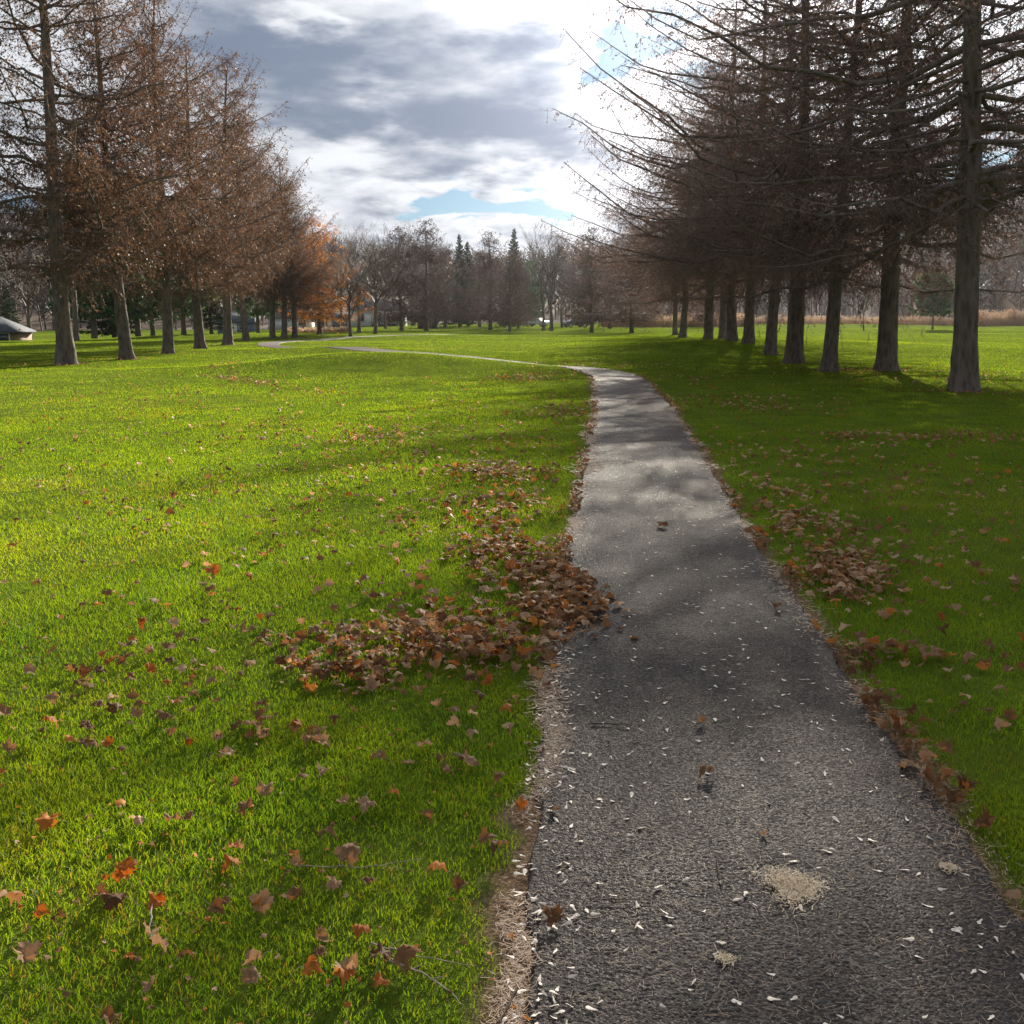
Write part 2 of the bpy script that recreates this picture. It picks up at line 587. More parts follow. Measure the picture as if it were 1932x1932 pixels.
def asphalt_mat():
    m, nb, out = mat('worn asphalt')
    pos = geo_pos(nb)
    t = attr(nb)
    v = nb.n('ShaderNodeTexVoronoi')
    nb.t.links.new(pos, v.inputs['Vector'])
    v.inputs['Scale'].default_value = 150
    big = nb.noise(pos, 0.9, 5, 0.6)
    mid = nb.noise(pos, 6, 5, 0.6)
    sp = nb.n('ShaderNodeSeparateColor')
    nb.t.links.new(v.outputs['Color'], sp.inputs[0])
    c = nb.mix(nb.ramp(mid, 0.3, 0.7), (0.036, 0.031, 0.032, 1), (0.060, 0.052, 0.050, 1))
    c = nb.mix(t, nb.mix(1.0, c, (0.6, 0.6, 0.62, 1), 'MULTIPLY'), c)
    c = nb.mix(nb.m('MULTIPLY', nb.ramp(sp.outputs[0], 0.72, 0.95), 0.75), c, (0.135, 0.12, 0.107, 1))
    # fallen needle dust, rusty
    sy = nb.n('ShaderNodeSeparateXYZ')
    nb.t.links.new(pos, sy.inputs[0])
    fary = nb.ramp(sy.outputs[1], 5, 22)
    c = nb.mix(nb.m('MULTIPLY', nb.ramp(big, 0.42, 0.7), nb.m('ADD', 0.10, nb.m('MULTIPLY', fary, 0.9))), c, (0.085, 0.052, 0.040, 1))
    p = nb.n('ShaderNodeBsdfPrincipled')
    nb.put(p.inputs['Base Color'], c)
    nb.put(p.inputs['Roughness'], nb.m('ADD', 0.5, nb.m('MULTIPLY', sp.outputs[1], 0.35)))
    p.inputs['Specular IOR Level'].default_value = 0.1
    bp = nb.n('ShaderNodeBump')
    bp.inputs['Strength'].default_value = 0.6
    bp.inputs['Distance'].default_value = 0.003
    nb.put(bp.inputs['Height'], nb.m('SUBTRACT', 1.0, v.outputs['Distance']))
    nb.t.links.new(bp.outputs[0], p.inputs['Normal'])
    nb.t.links.new(p.outputs[0], out.inputs[0])
    return m


def leaf_mat(name, c0, c1, under, tcol):
    m, nb, out = mat(name)
    tcn = nb.n('ShaderNodeTexCoord')
    oi = nb.n('ShaderNodeObjectInfo')
    t = attr(nb)
    ns = nb.noise(tcn.outputs['Object'], 35, 4, 0.6)
    f = nb.m('ADD', nb.m('MULTIPLY', oi.outputs['Random'], 0.6), nb.m('ADD', nb.m('MULTIPLY', nb.m('SUBTRACT', ns, 0.5), 0.8), nb.m('MULTIPLY', t, 0.5)))
    c = nb.mix(nb.ramp(f, 0.0, 1.0), (*c0, 1), (*c1, 1))
    gm = nb.n('ShaderNodeNewGeometry')
    c = nb.mix(nb.m('MULTIPLY', gm.outputs['Backfacing'], 0.7), c, (*under, 1))
    p = nb.n('ShaderNodeBsdfPrincipled')
    nb.put(p.inputs['Base Color'], c)
    p.inputs['Roughness'].default_value = 0.65
    p.inputs['Specular IOR Level'].default_value = 0.15
    tr = nb.n('ShaderNodeBsdfTranslucent')
    nb.put(tr.inputs[0], nb.mix(1.0, c, (*tcol, 1), 'MULTIPLY'))
    mx = nb.n('ShaderNodeMixShader')
    mx.inputs[0].default_value = 0.3
    nb.t.links.new(p.outputs[0], mx.inputs[1])
    nb.t.links.new(tr.outputs[0], mx.inputs[2])
    nb.t.links.new(mx.outputs[0], out.inputs[0])
    return m


M_GRASS = [grass_mat('lawn grass', 0.10), grass_mat('distant lawn grass', 0.0)]
M_TURF = ground_mat()
M_ASPH = asphalt_mat()
M_LEAF = {
    'brown': leaf_mat('brown leaf', (0.105, 0.054, 0.025), (0.25, 0.145, 0.072), (0.27, 0.18, 0.11), (1.6, 1.0, 0.6)),
    'tan': leaf_mat('tan leaf', (0.28, 0.17, 0.10), (0.48, 0.33, 0.215), (0.44, 0.32, 0.24), (1.5, 1.1, 0.7)),
    'orange': leaf_mat('orange leaf', (0.30, 0.09, 0.02), (0.50, 0.20, 0.04), (0.42, 0.24, 0.10), (1.6, 1.1, 0.5)),
}
M_SEED = plain('pale winged seed', (0.68, 0.61, 0.53), 0.55, var=0.2, scale=60)
M_NEEDLE = foliage_mat('dry needle litter', (0.24, 0.15, 0.10), (0.62, 0.48, 0.36), 0.2)
M_STRAW = foliage_mat('dry straw', (0.55, 0.43, 0.29), (0.85, 0.74, 0.58), 0.2)
M_TWIG = plain('dead twig', (0.07, 0.055, 0.045), 0.8, var=0.3, scale=20)
M_GTWIG = plain('weathered twig', (0.26, 0.21, 0.17), 0.8, var=0.3, scale=20)


# ------------------------------------------------------------------ ground
def build_ground():
    rr = np.concatenate([np.linspace(0.0, 2, 6), np.geomspace(2.2, 60, 210), np.geomspace(62, 2500, 110)])
    na = 720
    th = np.linspace(0, 2 * math.pi, na, endpoint=False)
    RR, TH = np.meshgrid(rr, th, indexing='ij')
    x = RR * np.sin(TH)
    y = RR * np.cos(TH)
    z = gz(x, y)
    z = np.where(RR > 700, z - (RR - 700) * 0.002, z)
    V = np.stack([x, y, z], -1).reshape(-1, 3)
    idx = np.arange(len(rr) * na).reshape(len(rr), na)
    nx = np.roll(idx, -1, 1)
    q = np.stack([idx[:-1], idx[1:], nx[1:], nx[:-1]], -1).reshape(-1, 4)
    bare = np.zeros(len(V))
    near = np.where((V[:, 1] > 0.5) & (V[:, 1] < 60) & (np.abs(V[:, 0]) < 12))[0]
    pd, arc, sg = path_dist(V[near, 0], V[near, 1])
    eo = edge_off(arc, sg)
    bare[near] = 1 - sstep(HW + eo + 0.0, HW + eo + 0.12, pd)
    o = obj('ground', npmesh('ground', V, [q[na:], q[:na]], M_TURF, bare, smooth=True))
    tag(o, kind='structure')


build_ground()


def build_path():
    # stations along the centre line, close together near the viewer
    st = []
    s = 0.9
    while s < CARC[-1] - 0.05:
        st.append(s)
        dd = max(s, 2.2)
        s += max(0.0032, 0.0014 * dd) if dd < 34 else 0.25
    st = np.array(st)
    cx = np.interp(st, CARC, CLINE[:, 0])
    cy = np.interp(st, CARC, CLINE[:, 1])
    tx = np.gradient(cx, st)
    ty = np.gradient(cy, st)
    L = np.hypot(tx, ty)
    tx, ty = tx / L, ty / L
    nu = 300
    u = np.linspace(-1, 1, nu)
    # ragged asphalt edge
    eR = HW + 0.02 * vnoise(st * 2.2, st * 0 + 1, 8) + 0.012 * vnoise(st * 9, st * 0, 9)
    eL = HW + 0.02 * vnoise(st * 2.2, st * 0 + 1, 10) + 0.012 * vnoise(st * 9, st * 0, 11)
    half = np.where(u[None, :] > 0, eR[:, None], eL[:, None])
    off = u[None, :] * half
    x = cx[:, None] + ty[:, None] * off
    y = cy[:, None] - tx[:, None] * off
    # stones: jittered cells of about 8 mm
    cell = 0.0085
    gx = x / cell
    gy = y / cell
    ix = np.floor(gx)
    iy = np.floor(gy)
    best = np.full(x.shape, 9.0)
    hb = np.zeros(x.shape)

    def hs(a, c, k):
        v = np.sin(a * 127.1 + c * 311.7 + k * 17.3) * 43758.5453
        return v - np.floor(v)
    for di in (-1, 0, 1):
        for dj in (-1, 0, 1):
            a = ix + di
            c = iy + dj
            d = (a + 0.15 + 0.7 * hs(a, c, 1) - gx) ** 2 + (c + 0.15 + 0.7 * hs(a, c, 2) - gy) ** 2
            k = d < best
            best = np.where(k, d, best)
            hb = np.where(k, hs(a, c, 3), hb)
    dome = np.clip(1 - best / 0.45, 0, 1)
    amp = 0.0048
    z = gz(x, y) + 0.016 + amp * (np.sqrt(dome) * (0.45 + 0.55 * hb)) + 0.004 * vnoise(x * 3, y * 3, 12)
    z = z - 0.05 * sstep(0.985, 1.0, np.abs(u))[None, :]
    V = np.stack([x, y, z], -1).reshape(-1, 3)
    idx = np.arange(x.size).reshape(x.shape)
    q = np.stack([idx[:-1, :-1], idx[:-1, 1:], idx[1:, 1:], idx[1:, :-1]], -1).reshape(-1, 4)
    tint = (np.sqrt(dome) * (0.4 + 0.6 * hb)).ravel()
    o = obj('path', npmesh('path', V, [q], M_ASPH, tint, smooth=True))
    tag(o, kind='structure')


build_path()


# ------------------------------------------------------------------ lawn
def build_grass():
    pts = []
    # (d0, d1, blades, width, h0, h1)
    bands = [(0.7, 1.7, 40000, 0.0030), (1.7, 3.2, 190000, 0.0030), (3.2, 6, 330000, 0.0034), (6, 12, 370000, 0.0048), (12, 25, 360000, 0.0068), (25, 50, 280000, 0.012), (50, 100, 230000, 0.024), (100, 215, 170000, 0.055)]
    VV, TT, tint, MI = [], [], [], []
    n0 = 0
    for d0, d1, n, wd in bands:
        r = d0 * (d1 / d0) ** rng.random(n)
        th = (rng.random(n) * 2 - 1) * R(42 if d0 >= 12 else (52 if d0 >= 6 else (62 if d0 >= 3 else 88)))
        x = r * np.sin(th)
        y = r * np.cos(th)
        pd, arc, sg = path_dist(x, y)
        eo = edge_off(arc, sg)
        keep = pd > HW + eo + 0.02 + 0.05 * rng.random(n) ** 2
        # thin towards the bare edge
        thin = np.clip((pd - HW - eo) / 0.10, 0.3, 1)
        keep &= rng.random(n) < thin
        # worn thin patches
        keep &= rng.random(n) < 0.74 + 0.4 * vnoise(x * 1.1, y * 1.1, 21) + 0.35 * vnoise(x * 3.7, y * 3.7, 26)
        x, y, r = x[keep], y[keep], r[keep]
        n = len(x)
        lush = 0.5 + 0.5 * vnoise(x * 0.9, y * 0.9, 22)
        h = (0.016 + 0.022 * rng.random(n)) * (0.7 + 0.6 * lush) * (1.0 if d0 < 12 else 0.95)
        h *= np.where(rng.random(n) < 0.04, 1.5, 1)
        w = wd * (0.7 + 0.6 * rng.random(n)) * (r / d0) ** (0.7 if d0 > 5 else 0.25)
        yaw = rng.random(n) * 2 * math.pi
        lean = (0.15 + 0.85 * rng.random(n)) * h
        la = rng.random(n) * 2 * math.pi
        z = gz(x, y) - 0.004
        bx, by = np.cos(yaw) * w / 2, np.sin(yaw) * w / 2
        lx, ly = np.cos(la) * lean, np.sin(la) * lean
        tn = np.clip(0.45 + 0.28 * rng.standard_normal(n) + 0.2 * vnoise(x * 2.3, y * 2.3, 23), 0, 0.92)
        dry = np.clip(vnoise(x * 0.8, y * 0.8, 24) + 0.4 * vnoise(x * 3, y * 3, 25) - 0.1, 0, 1)
        tn = np.where(rng.random(n) < 0.025 + 0.13 * dry, 1.0, tn)
        if d0 < 6:
            v = np.stack([np.stack([x - bx, y - by, z], -1), np.stack([x + bx, y + by, z], -1),
                          np.stack([x + bx * 0.8 + lx * 0.35, y + by * 0.8 + ly * 0.35, z + h * 0.62], -1),
                          np.stack([x - bx * 0.8 + lx * 0.35, y - by * 0.8 + ly * 0.35, z + h * 0.62], -1),
                          np.stack([x + lx, y + ly, z + h], -1)], 1)
            base = n0 + np.arange(n)[:, None] * 5
            t = np.concatenate([base + [0, 1, 2], base + [0, 2, 3], base + [3, 2, 4]])
            k = 5
        else:
            v = np.stack([np.stack([x - bx, y - by, z], -1), np.stack([x + bx, y + by, z], -1), np.stack([x + lx, y + ly, z + h], -1)], 1)
            base = n0 + np.arange(n)[:, None] * 3
            t = base + [0, 1, 2]
            k = 3
        VV.append(v.reshape(-1, 3))
        TT.append(t)
        MI.append(np.full(len(t), 1 if d0 >= 12 else 0, np.int32))
        tint.append(np.repeat(tn, k))
        n0 += n * k
    me = npmesh('grass', np.concatenate(VV), [np.concatenate(TT)], M_GRASS, np.concatenate(tint))
    me.polygons.foreach_set('material_index', np.concatenate(MI))
    o = obj('grass', me)
    tag(o, 'short green lawn grass on both sides of the path', 'grass', kind='stuff')


build_grass()


def build_litter():
    # dry larch needles and crumbs gathered along both edges of the asphalt
    mb = MB()
    for s0, s1, n, w, ln in ((1.2, 4, 24000, 0.0018, 0.022), (4, 9, 13000, 0.004, 0.035), (9, 34, 16000, 0.011, 0.07)):
        s = s0 + (s1 - s0) * rng.random(n)
        sg = np.where(rng.random(n) < 0.6, -1, 1)
        e = edge_off(s, sg)
        off = HW + e * 0.6 + rng.standard_normal(n) * (0.05 + 0.035 * vnoise(s * 0.9, sg * 9.0, 31)) - 0.005
        clump = vnoise(s * 2.1, sg * 5.0, 33)
        keep = rng.random(n) < 0.30 + 0.55 * clump
        s, sg, off = s[keep], sg[keep], off[keep]
        n = len(s)
        cx = np.interp(s, CARC, CLINE[:, 0])
        cy = np.interp(s, CARC, CLINE[:, 1])
        dx = np.interp(s + 0.05, CARC, CLINE[:, 0]) - cx
        dy = np.interp(s + 0.05, CARC, CLINE[:, 1]) - cy
        L = np.hypot(dx, dy)
        x = cx + dy / L * off * sg
        y = cy - dx / L * off * sg
        # sign convention: positive = right of the walking direction
        yaw = rng.random(n) * 2 * math.pi
        l = ln * (0.5 + rng.random(n))
        ax, ay = np.cos(yaw) * l / 2, np.sin(yaw) * l / 2
        px, py = -np.sin(yaw) * w / 2, np.cos(yaw) * w / 2
        z = gz(x, y) + 0.019 + 0.006 * rng.random(n)
        tz = 0.12 * l * (rng.random(n) - 0.5)
        v = np.stack([np.stack([x - ax - px, y - ay - py, z - tz], -1), np.stack([x + ax - px, y + ay - py, z + tz], -1),
                      np.stack([x + ax + px, y + ay + py, z + tz], -1), np.stack([x - ax + px, y - ay + py, z - tz], -1)], 1)
        q = np.arange(n)[:, None] * 4 + [0, 1, 2, 3]
        mb.add(v.reshape(-1, 3), quads=q, tint=np.repeat(rng.random(n), 4))
    # sparse needles over the asphalt
    n = 5000
    s = 1.2 + 8 * rng.random(n) ** 1.5
    off = (rng.random(n) * 2 - 1) * HW
    cx = np.interp(s, CARC, CLINE[:, 0]) + off
    cy = np.interp(s, CARC, CLINE[:, 1])
    yaw = rng.random(n) * 6.28
    l = 0.02 + 0.015 * rng.random(n)
    w = 0.0012
    ax, ay, px, py = np.cos(yaw) * l / 2, np.sin(yaw) * l / 2, -np.sin(yaw) * w / 2, np.cos(yaw) * w / 2
    z = gz(cx, cy) + 0.0225
    v = np.stack([np.stack([cx - ax - px, cy - ay - py, z], -1), np.stack([cx + ax - px, cy + ay - py, z], -1),
                  np.stack([cx + ax + px, cy + ay + py, z], -1), np.stack([cx - ax + px, cy - ay + py, z], -1)], 1)
    mb.add(v.reshape(-1, 3), quads=np.arange(n)[:, None] * 4 + [0, 1, 2, 3], tint=np.repeat(rng.random(n) * 0.6, 4))
    o = obj('needle_litter', mb.mesh('needle_litter', M_NEEDLE))
    tag(o, 'tan larch needles and crumbs gathered along both edges of the asphalt', 'needle litter', kind='stuff')


build_litter()


# ------------------------------------------------------------------ trees
def trunk_mesh(name, H, r0, seed, bend=0.25, flare=0.36, lean=(0, 0), material=None, sides=18):
    rg = np.random.default_rng(seed)
    hs = np.concatenate([[-0.25, 0, 0.08, 0.18, 0.32, 0.5, 0.75, 1.05, 1.4], np.linspace(1.9, H, 40)])
    t = np.clip(hs / H, 0, 1)
    rad = r0 * (1 - t) ** 0.85 * 0.97 + 0.012
    rad = rad + r0 * flare * np.exp(-np.clip(hs, 0, None) / 0.33)
    p1, p2 = rg.random(2) * 6.28
    cx = bend * np.sin(t * 4.2 + p1) * t * 1.2 + lean[0] * t * H
    cy = bend * np.sin(t * 3.7 + p2) * t * 1.2 + lean[1] * t * H
    cx -= cx[1]
    cy -= cy[1]
    an = np.arange(sides) * 2 * math.pi / sides
    lob = 1 + (0.22 * np.sin(an * 3 + p1) + 0.16 * np.sin(an * 5 + p2))[None, :] * np.exp(-np.clip(hs, 0, None) / 0.3)[:, None] * flare * 1.3
    knob = 1 + 0.06 * vnoise(an[None, :] * 1.9 + 0 * hs[:, None], hs[:, None] * 1.7 + 0 * an[None, :], seed) + 0.05 * vnoise(an[None, :] * 5 + 0 * hs[:, None], hs[:, None] * 2.2 + 0 * an[None, :], seed + 1) + 0.03 * rg.standard_normal((len(hs), sides))
    rr = rad[:, None] * lob * knob
    V = np.stack([cx[:, None] + rr * np.cos(an), cy[:, None] + rr * np.sin(an), hs[:, None] + 0 * rr], -1)
    idx = np.arange(len(hs) * sides).reshape(len(hs), sides)
    nx = np.roll(idx, -1, 1)
    q = np.stack([idx[:-1], nx[:-1], nx[1:], idx[1:]], -1).reshape(-1, 4)
    me = npmesh(name, V.reshape(-1, 3), [q], material or M_BARK, smooth=True)
    cen = lambda h: np.stack([np.interp(h, hs, cx), np.interp(h, hs, cy), h], -1)
    rf = lambda h: np.interp(h, hs, rad)
    return me, cen, rf


def cards(C, sx, sy, rg, tint):
    """small free-standing triangles pairs (a folded diamond) about points C"""
    n = len(C)
    a = unit(rg.standard_normal((n, 3)))
    c = unit(np.cross(a, rg.standard_normal((n, 3))))
    v = np.stack([C - a * sx[:, None], C + c * sy[:, None], C + a * sx[:, None], C - c * sy[:, None]], 1)
    q = np.arange(n)[:, None] * 4 + [0, 1, 2, 3]
    return v.reshape(-1, 3), q, np.repeat(tint, 4)


def larch(seed, H, rmax, clear, asc=4, nl=130, r0=0.32, twig_step=0.11, tuft=0.022, ntuft=3, droop=0.5, dens=1.0, mtuft=None, upturn=0.1, lean=(0, 0), bend=0.25, low=0.55, thick=1.0, long=0, tp=0.62, rise=32):
    """returns meshes trunk, limbs, twigs"""
    rg = np.random.default_rng(seed)
    tr, cen, rf = trunk_mesh('trunk', H, r0, seed, lean=lean, bend=bend)
    t = np.sort(rg.random(nl)) ** 1.08
    h = clear + (H * 0.985 - clear) * t
    azm = np.arange(nl) * 2.39996 + rg.standard_normal(nl) * 0.5
    L = rmax * (1 - t) ** tp * np.minimum(1, low + 2.2 * t) * (0.62 + 0.5 * rg.random(nl)) + 0.35
    L *= np.where(rg.random(nl) < 0.25, 0.55, 1.0)
    if long:
        cand = np.where((t > 0.03) & (t < 0.5))[0]
        pick = rg.choice(cand, long, replace=False)
        L[pick] = rmax * (1.12 - 0.5 * t[pick]) * (1.0 + 0.12 * rg.random(long))
    e = np.radians(asc + rise * t ** 1.2 + rg.standard_normal(nl) * 7)
    K = 9
    s = np.linspace(0, 1, K)
    d = np.stack([np.cos(azm), np.sin(azm)], -1)
    side = np.stack([-d[:, 1], d[:, 0]], -1)
    wig = (np.cumsum(rg.standard_normal((nl, K)), 1)) * 0.045 * L[:, None]
    wig[:, 0] = 0
    wz = np.cumsum(rg.standard_normal((nl, K)), 1) * 0.022 * L[:, None]
    wz[:, 0] = 0
    hor = L[:, None] * s[None, :] * np.cos(e)[:, None]
    zz = L[:, None] * s[None, :] * np.sin(e)[:, None] - droop * L[:, None] * 0.35 * (s * (1 - s))[None, :] * 1.6 + upturn * L[:, None] * (s ** 3)[None, :] + wz
    c0 = cen(h)
    P = np.stack([c0[:, 0:1] + d[:, 0:1] * hor + side[:, 0:1] * wig, c0[:, 1:2] + d[:, 1:2] * hor + side[:, 1:2] * wig, c0[:, 2:3] + zz], -1)
    rb = np.minimum(0.0078 * L + 0.010, rf(h) * 0.6) * thick
    RR = rb[:, None] * (1 - s[None, :] * 0.86)
    lm = MB()
    lm.tubes(P, RR, 6, tint=0.2)
    # side shoots
    S0, SD, SL = [], [], []
    for i in range(nl):
        ns = max(3, int(L[i] / 0.17 * dens))
        sp = np.clip(0.10 + 0.9 * (np.arange(ns) + rg.random(ns)) / ns, 0, 1)
        f = sp * (K - 1)
        k = np.minimum(f.astype(int), K - 2)
        w = (f - k)[:, None]
        p = P[i, k] * (1 - w) + P[i, k + 1] * w
        tg = unit(P[i, k + 1] - P[i, k])
        sgn = np.where(np.arange(ns) % 2 == 0, 1, -1) * np.where(rg.random(ns) < 0.15, -1, 1)
        sv = np.append(side[i], 0)[None, :] * sgn[:, None]
        ang = np.radians(35 + 40 * rg.random(ns))[:, None]
        dr = tg * np.cos(ang) + sv * np.sin(ang)
        dr[:, 2] += -0.15 + 0.3 * rg.standard_normal(ns)
        S0.append(p)
        SD.append(unit(dr))
        SL.append((0.42 + 0.32 * (1 - sp) * L[i] * 0.8) * (0.4 + 0.8 * rg.random(ns)) + 0.1)
    S0, SD, SL = np.concatenate(S0), np.concatenate(SD), np.concatenate(SL)
    K2 = 5
    s2 = np.linspace(0, 1, K2)
    grav = -0.45 * SL[:, None] * (s2 ** 2)[None, :] * (0.3 + 1.1 * rg.random(len(SL)))[:, None]
    P2 = S0[:, None, :] + SD[:, None, :] * (SL[:, None] * s2[None, :])[:, :, None]
    P2[:, :, 2] += grav
    P2[:, 1:] += (np.cumsum(rg.standard_normal((len(SL), K2 - 1, 3)), 1) * 0.035 * SL[:, None, None])
    R2 = (0.0034 + 0.0036 * SL)[:, None] * (1 - 0.75 * s2)[None, :]
    lm.tubes(P2, R2, 3, tint=0.4)
    # hanging twigs
    T0, TL = [], []
    nt = np.maximum(2, (SL / twig_step * dens)).astype(int)
    own = np.repeat(np.arange(len(SL)), nt)
    f = rg.random(len(own)) * (K2 - 1)
    k = np.minimum(f.astype(int), K2 - 2)
    w = (f - k)[:, None]
    p = P2[own, k] * (1 - w) + P2[own, k + 1] * w
    n = len(p)
    dr = unit(0.7 * SD[own] + rg.standard_normal((n, 3)) * 0.65 + np.array([0, 0, -0.55]))
    tl = 0.14 + 0.40 * rg.random(n) ** 1.6
    tip = p + dr * tl[:, None]
    tip[:, 2] -= tl * 0.25
    wv = unit(np.cross(dr, rg.standard_normal((n, 3)))) * 0.0042
    tw = MB()
    tv = np.stack([p - wv, p + wv, tip + wv * 0.4, tip - wv * 0.4], 1).reshape(-1, 3)
    tw.add(tv, quads=np.arange(n)[:, None] * 4 + [0, 1, 2, 3], tint=np.repeat(0.15 + 0.25 * rg.random(n), 4))
    # knobbly spurs, old needles and cones
    patch = lambda q: 0.5 + 0.5 * vnoise(q[:, 0] * 0.6 + q[:, 1] * 0.35 + seed, q[:, 2] * 0.6 + q[:, 1] * 0.25, seed)
    o2 = np.repeat(np.arange(n), ntuft)
    fr = rg.random(len(o2))[:, None]
    C = p[o2] * (1 - fr) + tip[o2] * fr + rg.standard_normal((len(o2), 3)) * 0.012
    pc = patch(C)
    kp = rg.random(len(C)) < 0.12 + 1.0 * pc
    C, pc = C[kp], pc[kp]
    sz = tuft * (0.6 + 0.9 * rg.random(len(C)))
    v, q, tt = cards(C, sz * 1.25, sz * 0.7, rg, np.clip(0.15 + 0.6 * pc + 0.3 * rg.standard_normal(len(C)), 0, 1))
    tw.add(v, quads=q, tint=tt)
    return dict(trunk=tr, limbs=lm.mesh('limbs', M_LIMB), twigs=tw.mesh('twigs', mtuft or M_RUST))


def place(kind, proto, loc, rz, sc, label, cat, group, lean=0.0):
    o = empty(kind, loc, rz, sc)
    if lean:
        o.rotation_euler = (Matrix.Rotation(R(lean), 3, 'Y') @ Matrix.Rotation(rz, 3, 'Z')).to_euler()
    for nm, me in proto.items():
        obj(nm, me, o)
    tag(o, label, cat, group)
    return o


LARCH = {
    'old_a': larch(11, 18, 8.8, 4.0, asc=0, nl=98, dens=0.88, long=6, r0=0.275, droop=0.35, upturn=0.09, rise=20, tp=0.5, twig_step=0.10, mtuft=M_DARKTWIG, low=0.75, ntuft=4),
    'old_b': larch(12, 17.5, 9.2, 3.8, asc=4, nl=110, dens=0.92, long=7, r0=0.30, droop=0.45, upturn=0.09, rise=20, tp=0.5, twig_step=0.10, mtuft=M_DARKTWIG, low=0.8, ntuft=4),
    'old_c': larch(13, 17, 8.6, 3.4, asc=2, nl=110, dens=0.92, long=7, r0=0.235, droop=0.5, upturn=0.09, rise=20, tp=0.5, twig_step=0.10, mtuft=M_DARKTWIG, low=0.8, ntuft=4),
    'rust_a': larch(21, 18, 8.2, 3.4, asc=2, nl=112, dens=0.95, r0=0.31, tuft=0.031, ntuft=4, droop=0.3, upturn=0.15, low=0.75),
    'rust_b': larch(22, 18, 7.2, 3.9, asc=12, nl=140, dens=0.95, r0=0.30, tuft=0.033, ntuft=4, droop=0.4, upturn=0.22, low=0.7),
    'rust_c': larch(23, 18, 6.8, 3.7, asc=20, nl=140, dens=0.95, r0=0.27, tuft=0.033, ntuft=4, droop=0.4, upturn=0.2, bend=0.5, low=0.7),
    'small': larch(31, 12.5, 5.6, 1.5, asc=8, nl=130, r0=0.24, tuft=0.045, ntuft=5, twig_step=0.14, dens=0.9, droop=0.4, low=0.8, mtuft=M_DUSK),
    'orange': larch(32, 13, 5.8, 2.0, asc=8, nl=100, r0=0.22, tuft=0.05, ntuft=5, twig_step=0.12, dens=0.9, droop=0.5, mtuft=M_ORANGE, low=0.8),
}
ROW_R = 'larches in a row to the right of the path'
ROW_L = 'larches in a row along the left fairway'


def gl(x, y):
    return (x, y, float(gz(x, y)) - 0.02)


# x, y of the foot in the picture, kind, scale, spin, label
right_row = [
    (1820, 738, 'old_a', 1.0, 0.3, 'nearest larch right of the path, tall straight dark trunk with bare horizontal limbs'),
    (1672, 699, 'old_b', 1.0, 2.1, 'stout larch with flared foot, second trunk from the right in the right row'),
    (1565, 700, 'old_c', 0.92, 4.0, 'slim straight larch trunk just left of the stout flared one on the right'),
    (1498, 685, 'old_b', 1.03, 5.2, 'thick dark larch with a broken stub, left of the slim one on the right'),
    (1453, 669, 'old_a', 0.92, 1.2, 'narrow larch trunk between two thicker ones in the middle of the right row'),
    (1412, 647, 'old_c', 1.12, 0.2, 'broad larch with widely flared foot on the crest of the right row'),
    (1381, 643, 'old_a', 1.0, 3.3, 'larch leaning slightly left beside the broadest trunk of the right row'),
    (1336, 637, 'old_b', 0.95, 2.7, 'medium larch standing on the sunlit crest, left of the leaning one'),
    (1363, 629, 'rust_b', 0.95, 4.6, 'slight larch half hidden behind the crest of the right row'),
    (1288, 630, 'rust_a', 0.92, 1.9, 'thin larch close to a thicker trunk at the far end of the right row'),
    (1273, 623, 'old_c', 1.05, 5.5, 'thick far larch in front of the reeds, last of the right row'),
]
DEPTH_R = {3: 37.5, 4: 45, 5: 53, 6: 57, 7: 66, 8: 78, 9: 86, 10: 104}
for i, (px, py, k, s, rz, lab) in enumerate(right_row):
    x, y = hit(px, py)
    if i in DEPTH_R and y > DEPTH_R[i] * 1.25:
        y = DEPTH_R[i]
        x = at(px, y)[0]
    place('larch_tree', LARCH[k], gl(x, y), rz, s, lab, 'larch tree', ROW_R, (-4.5, -0.5, 0.8, -1.0, 1.0, 0.5, -2.5, 0.8, -1.5, 1.0, 0.0)[i])
left_row = [
    (122, 688, 'rust_a', 1.0, 0.9, 'nearest larch of the left row, thick trunk with long level lower limbs'),
    (238, 678, 'rust_b', 0.84, 2.2, 'slender larch with a kinked leaning trunk, second of the left row'),
    (317, 667, 'rust_c', 0.92, 4.1, 'larch with widely flared foot, third of the left row'),
    (377, 658, 'rust_a', 0.86, 5.3, 'thin upright larch between two flared trunks of the left row'),
    (430, 651, 'rust_b', 0.93, 1.0, 'heavy larch with rising limbs and flared foot in the middle of the left row'),
    (465, 643, 'rust_c', 0.95, 0.4, 'larch standing just behind the heavy one, with its foot leaning left'),
    (514, 638, 'rust_c', 0.86, 3.0, 'left one of the close pair of larch trunks beside the far path bend'),
    (537, 638, 'rust_b', 0.84, 4.4, 'right one of the close pair of larch trunks beside the far path bend'),
    (557, 637, 'rust_a', 0.74, 2.6, 'thin straight larch trunk right of the close pair by the far path bend'),
]
for i, (px, py, k, s, rz, lab) in enumerate(left_row):
    x, y = hit(px, py)
    y = min(y, 92)
    x = at(px, y)[0]
    place('larch_tree', LARCH[k], gl(x, y), rz, s, lab, 'larch tree', ROW_L, (0, -2.5, 1.5, -0.5, 2.0, -2.0, 0.5, 1.5, -1.0)[i])
x, y = at(603, 98)
place('larch_tree', LARCH['orange'], gl(x, y), 0.5, (1.0, 1.0, 0.82), 'small larch with glowing orange needles at the end of the left row', 'larch tree', ROW_L)


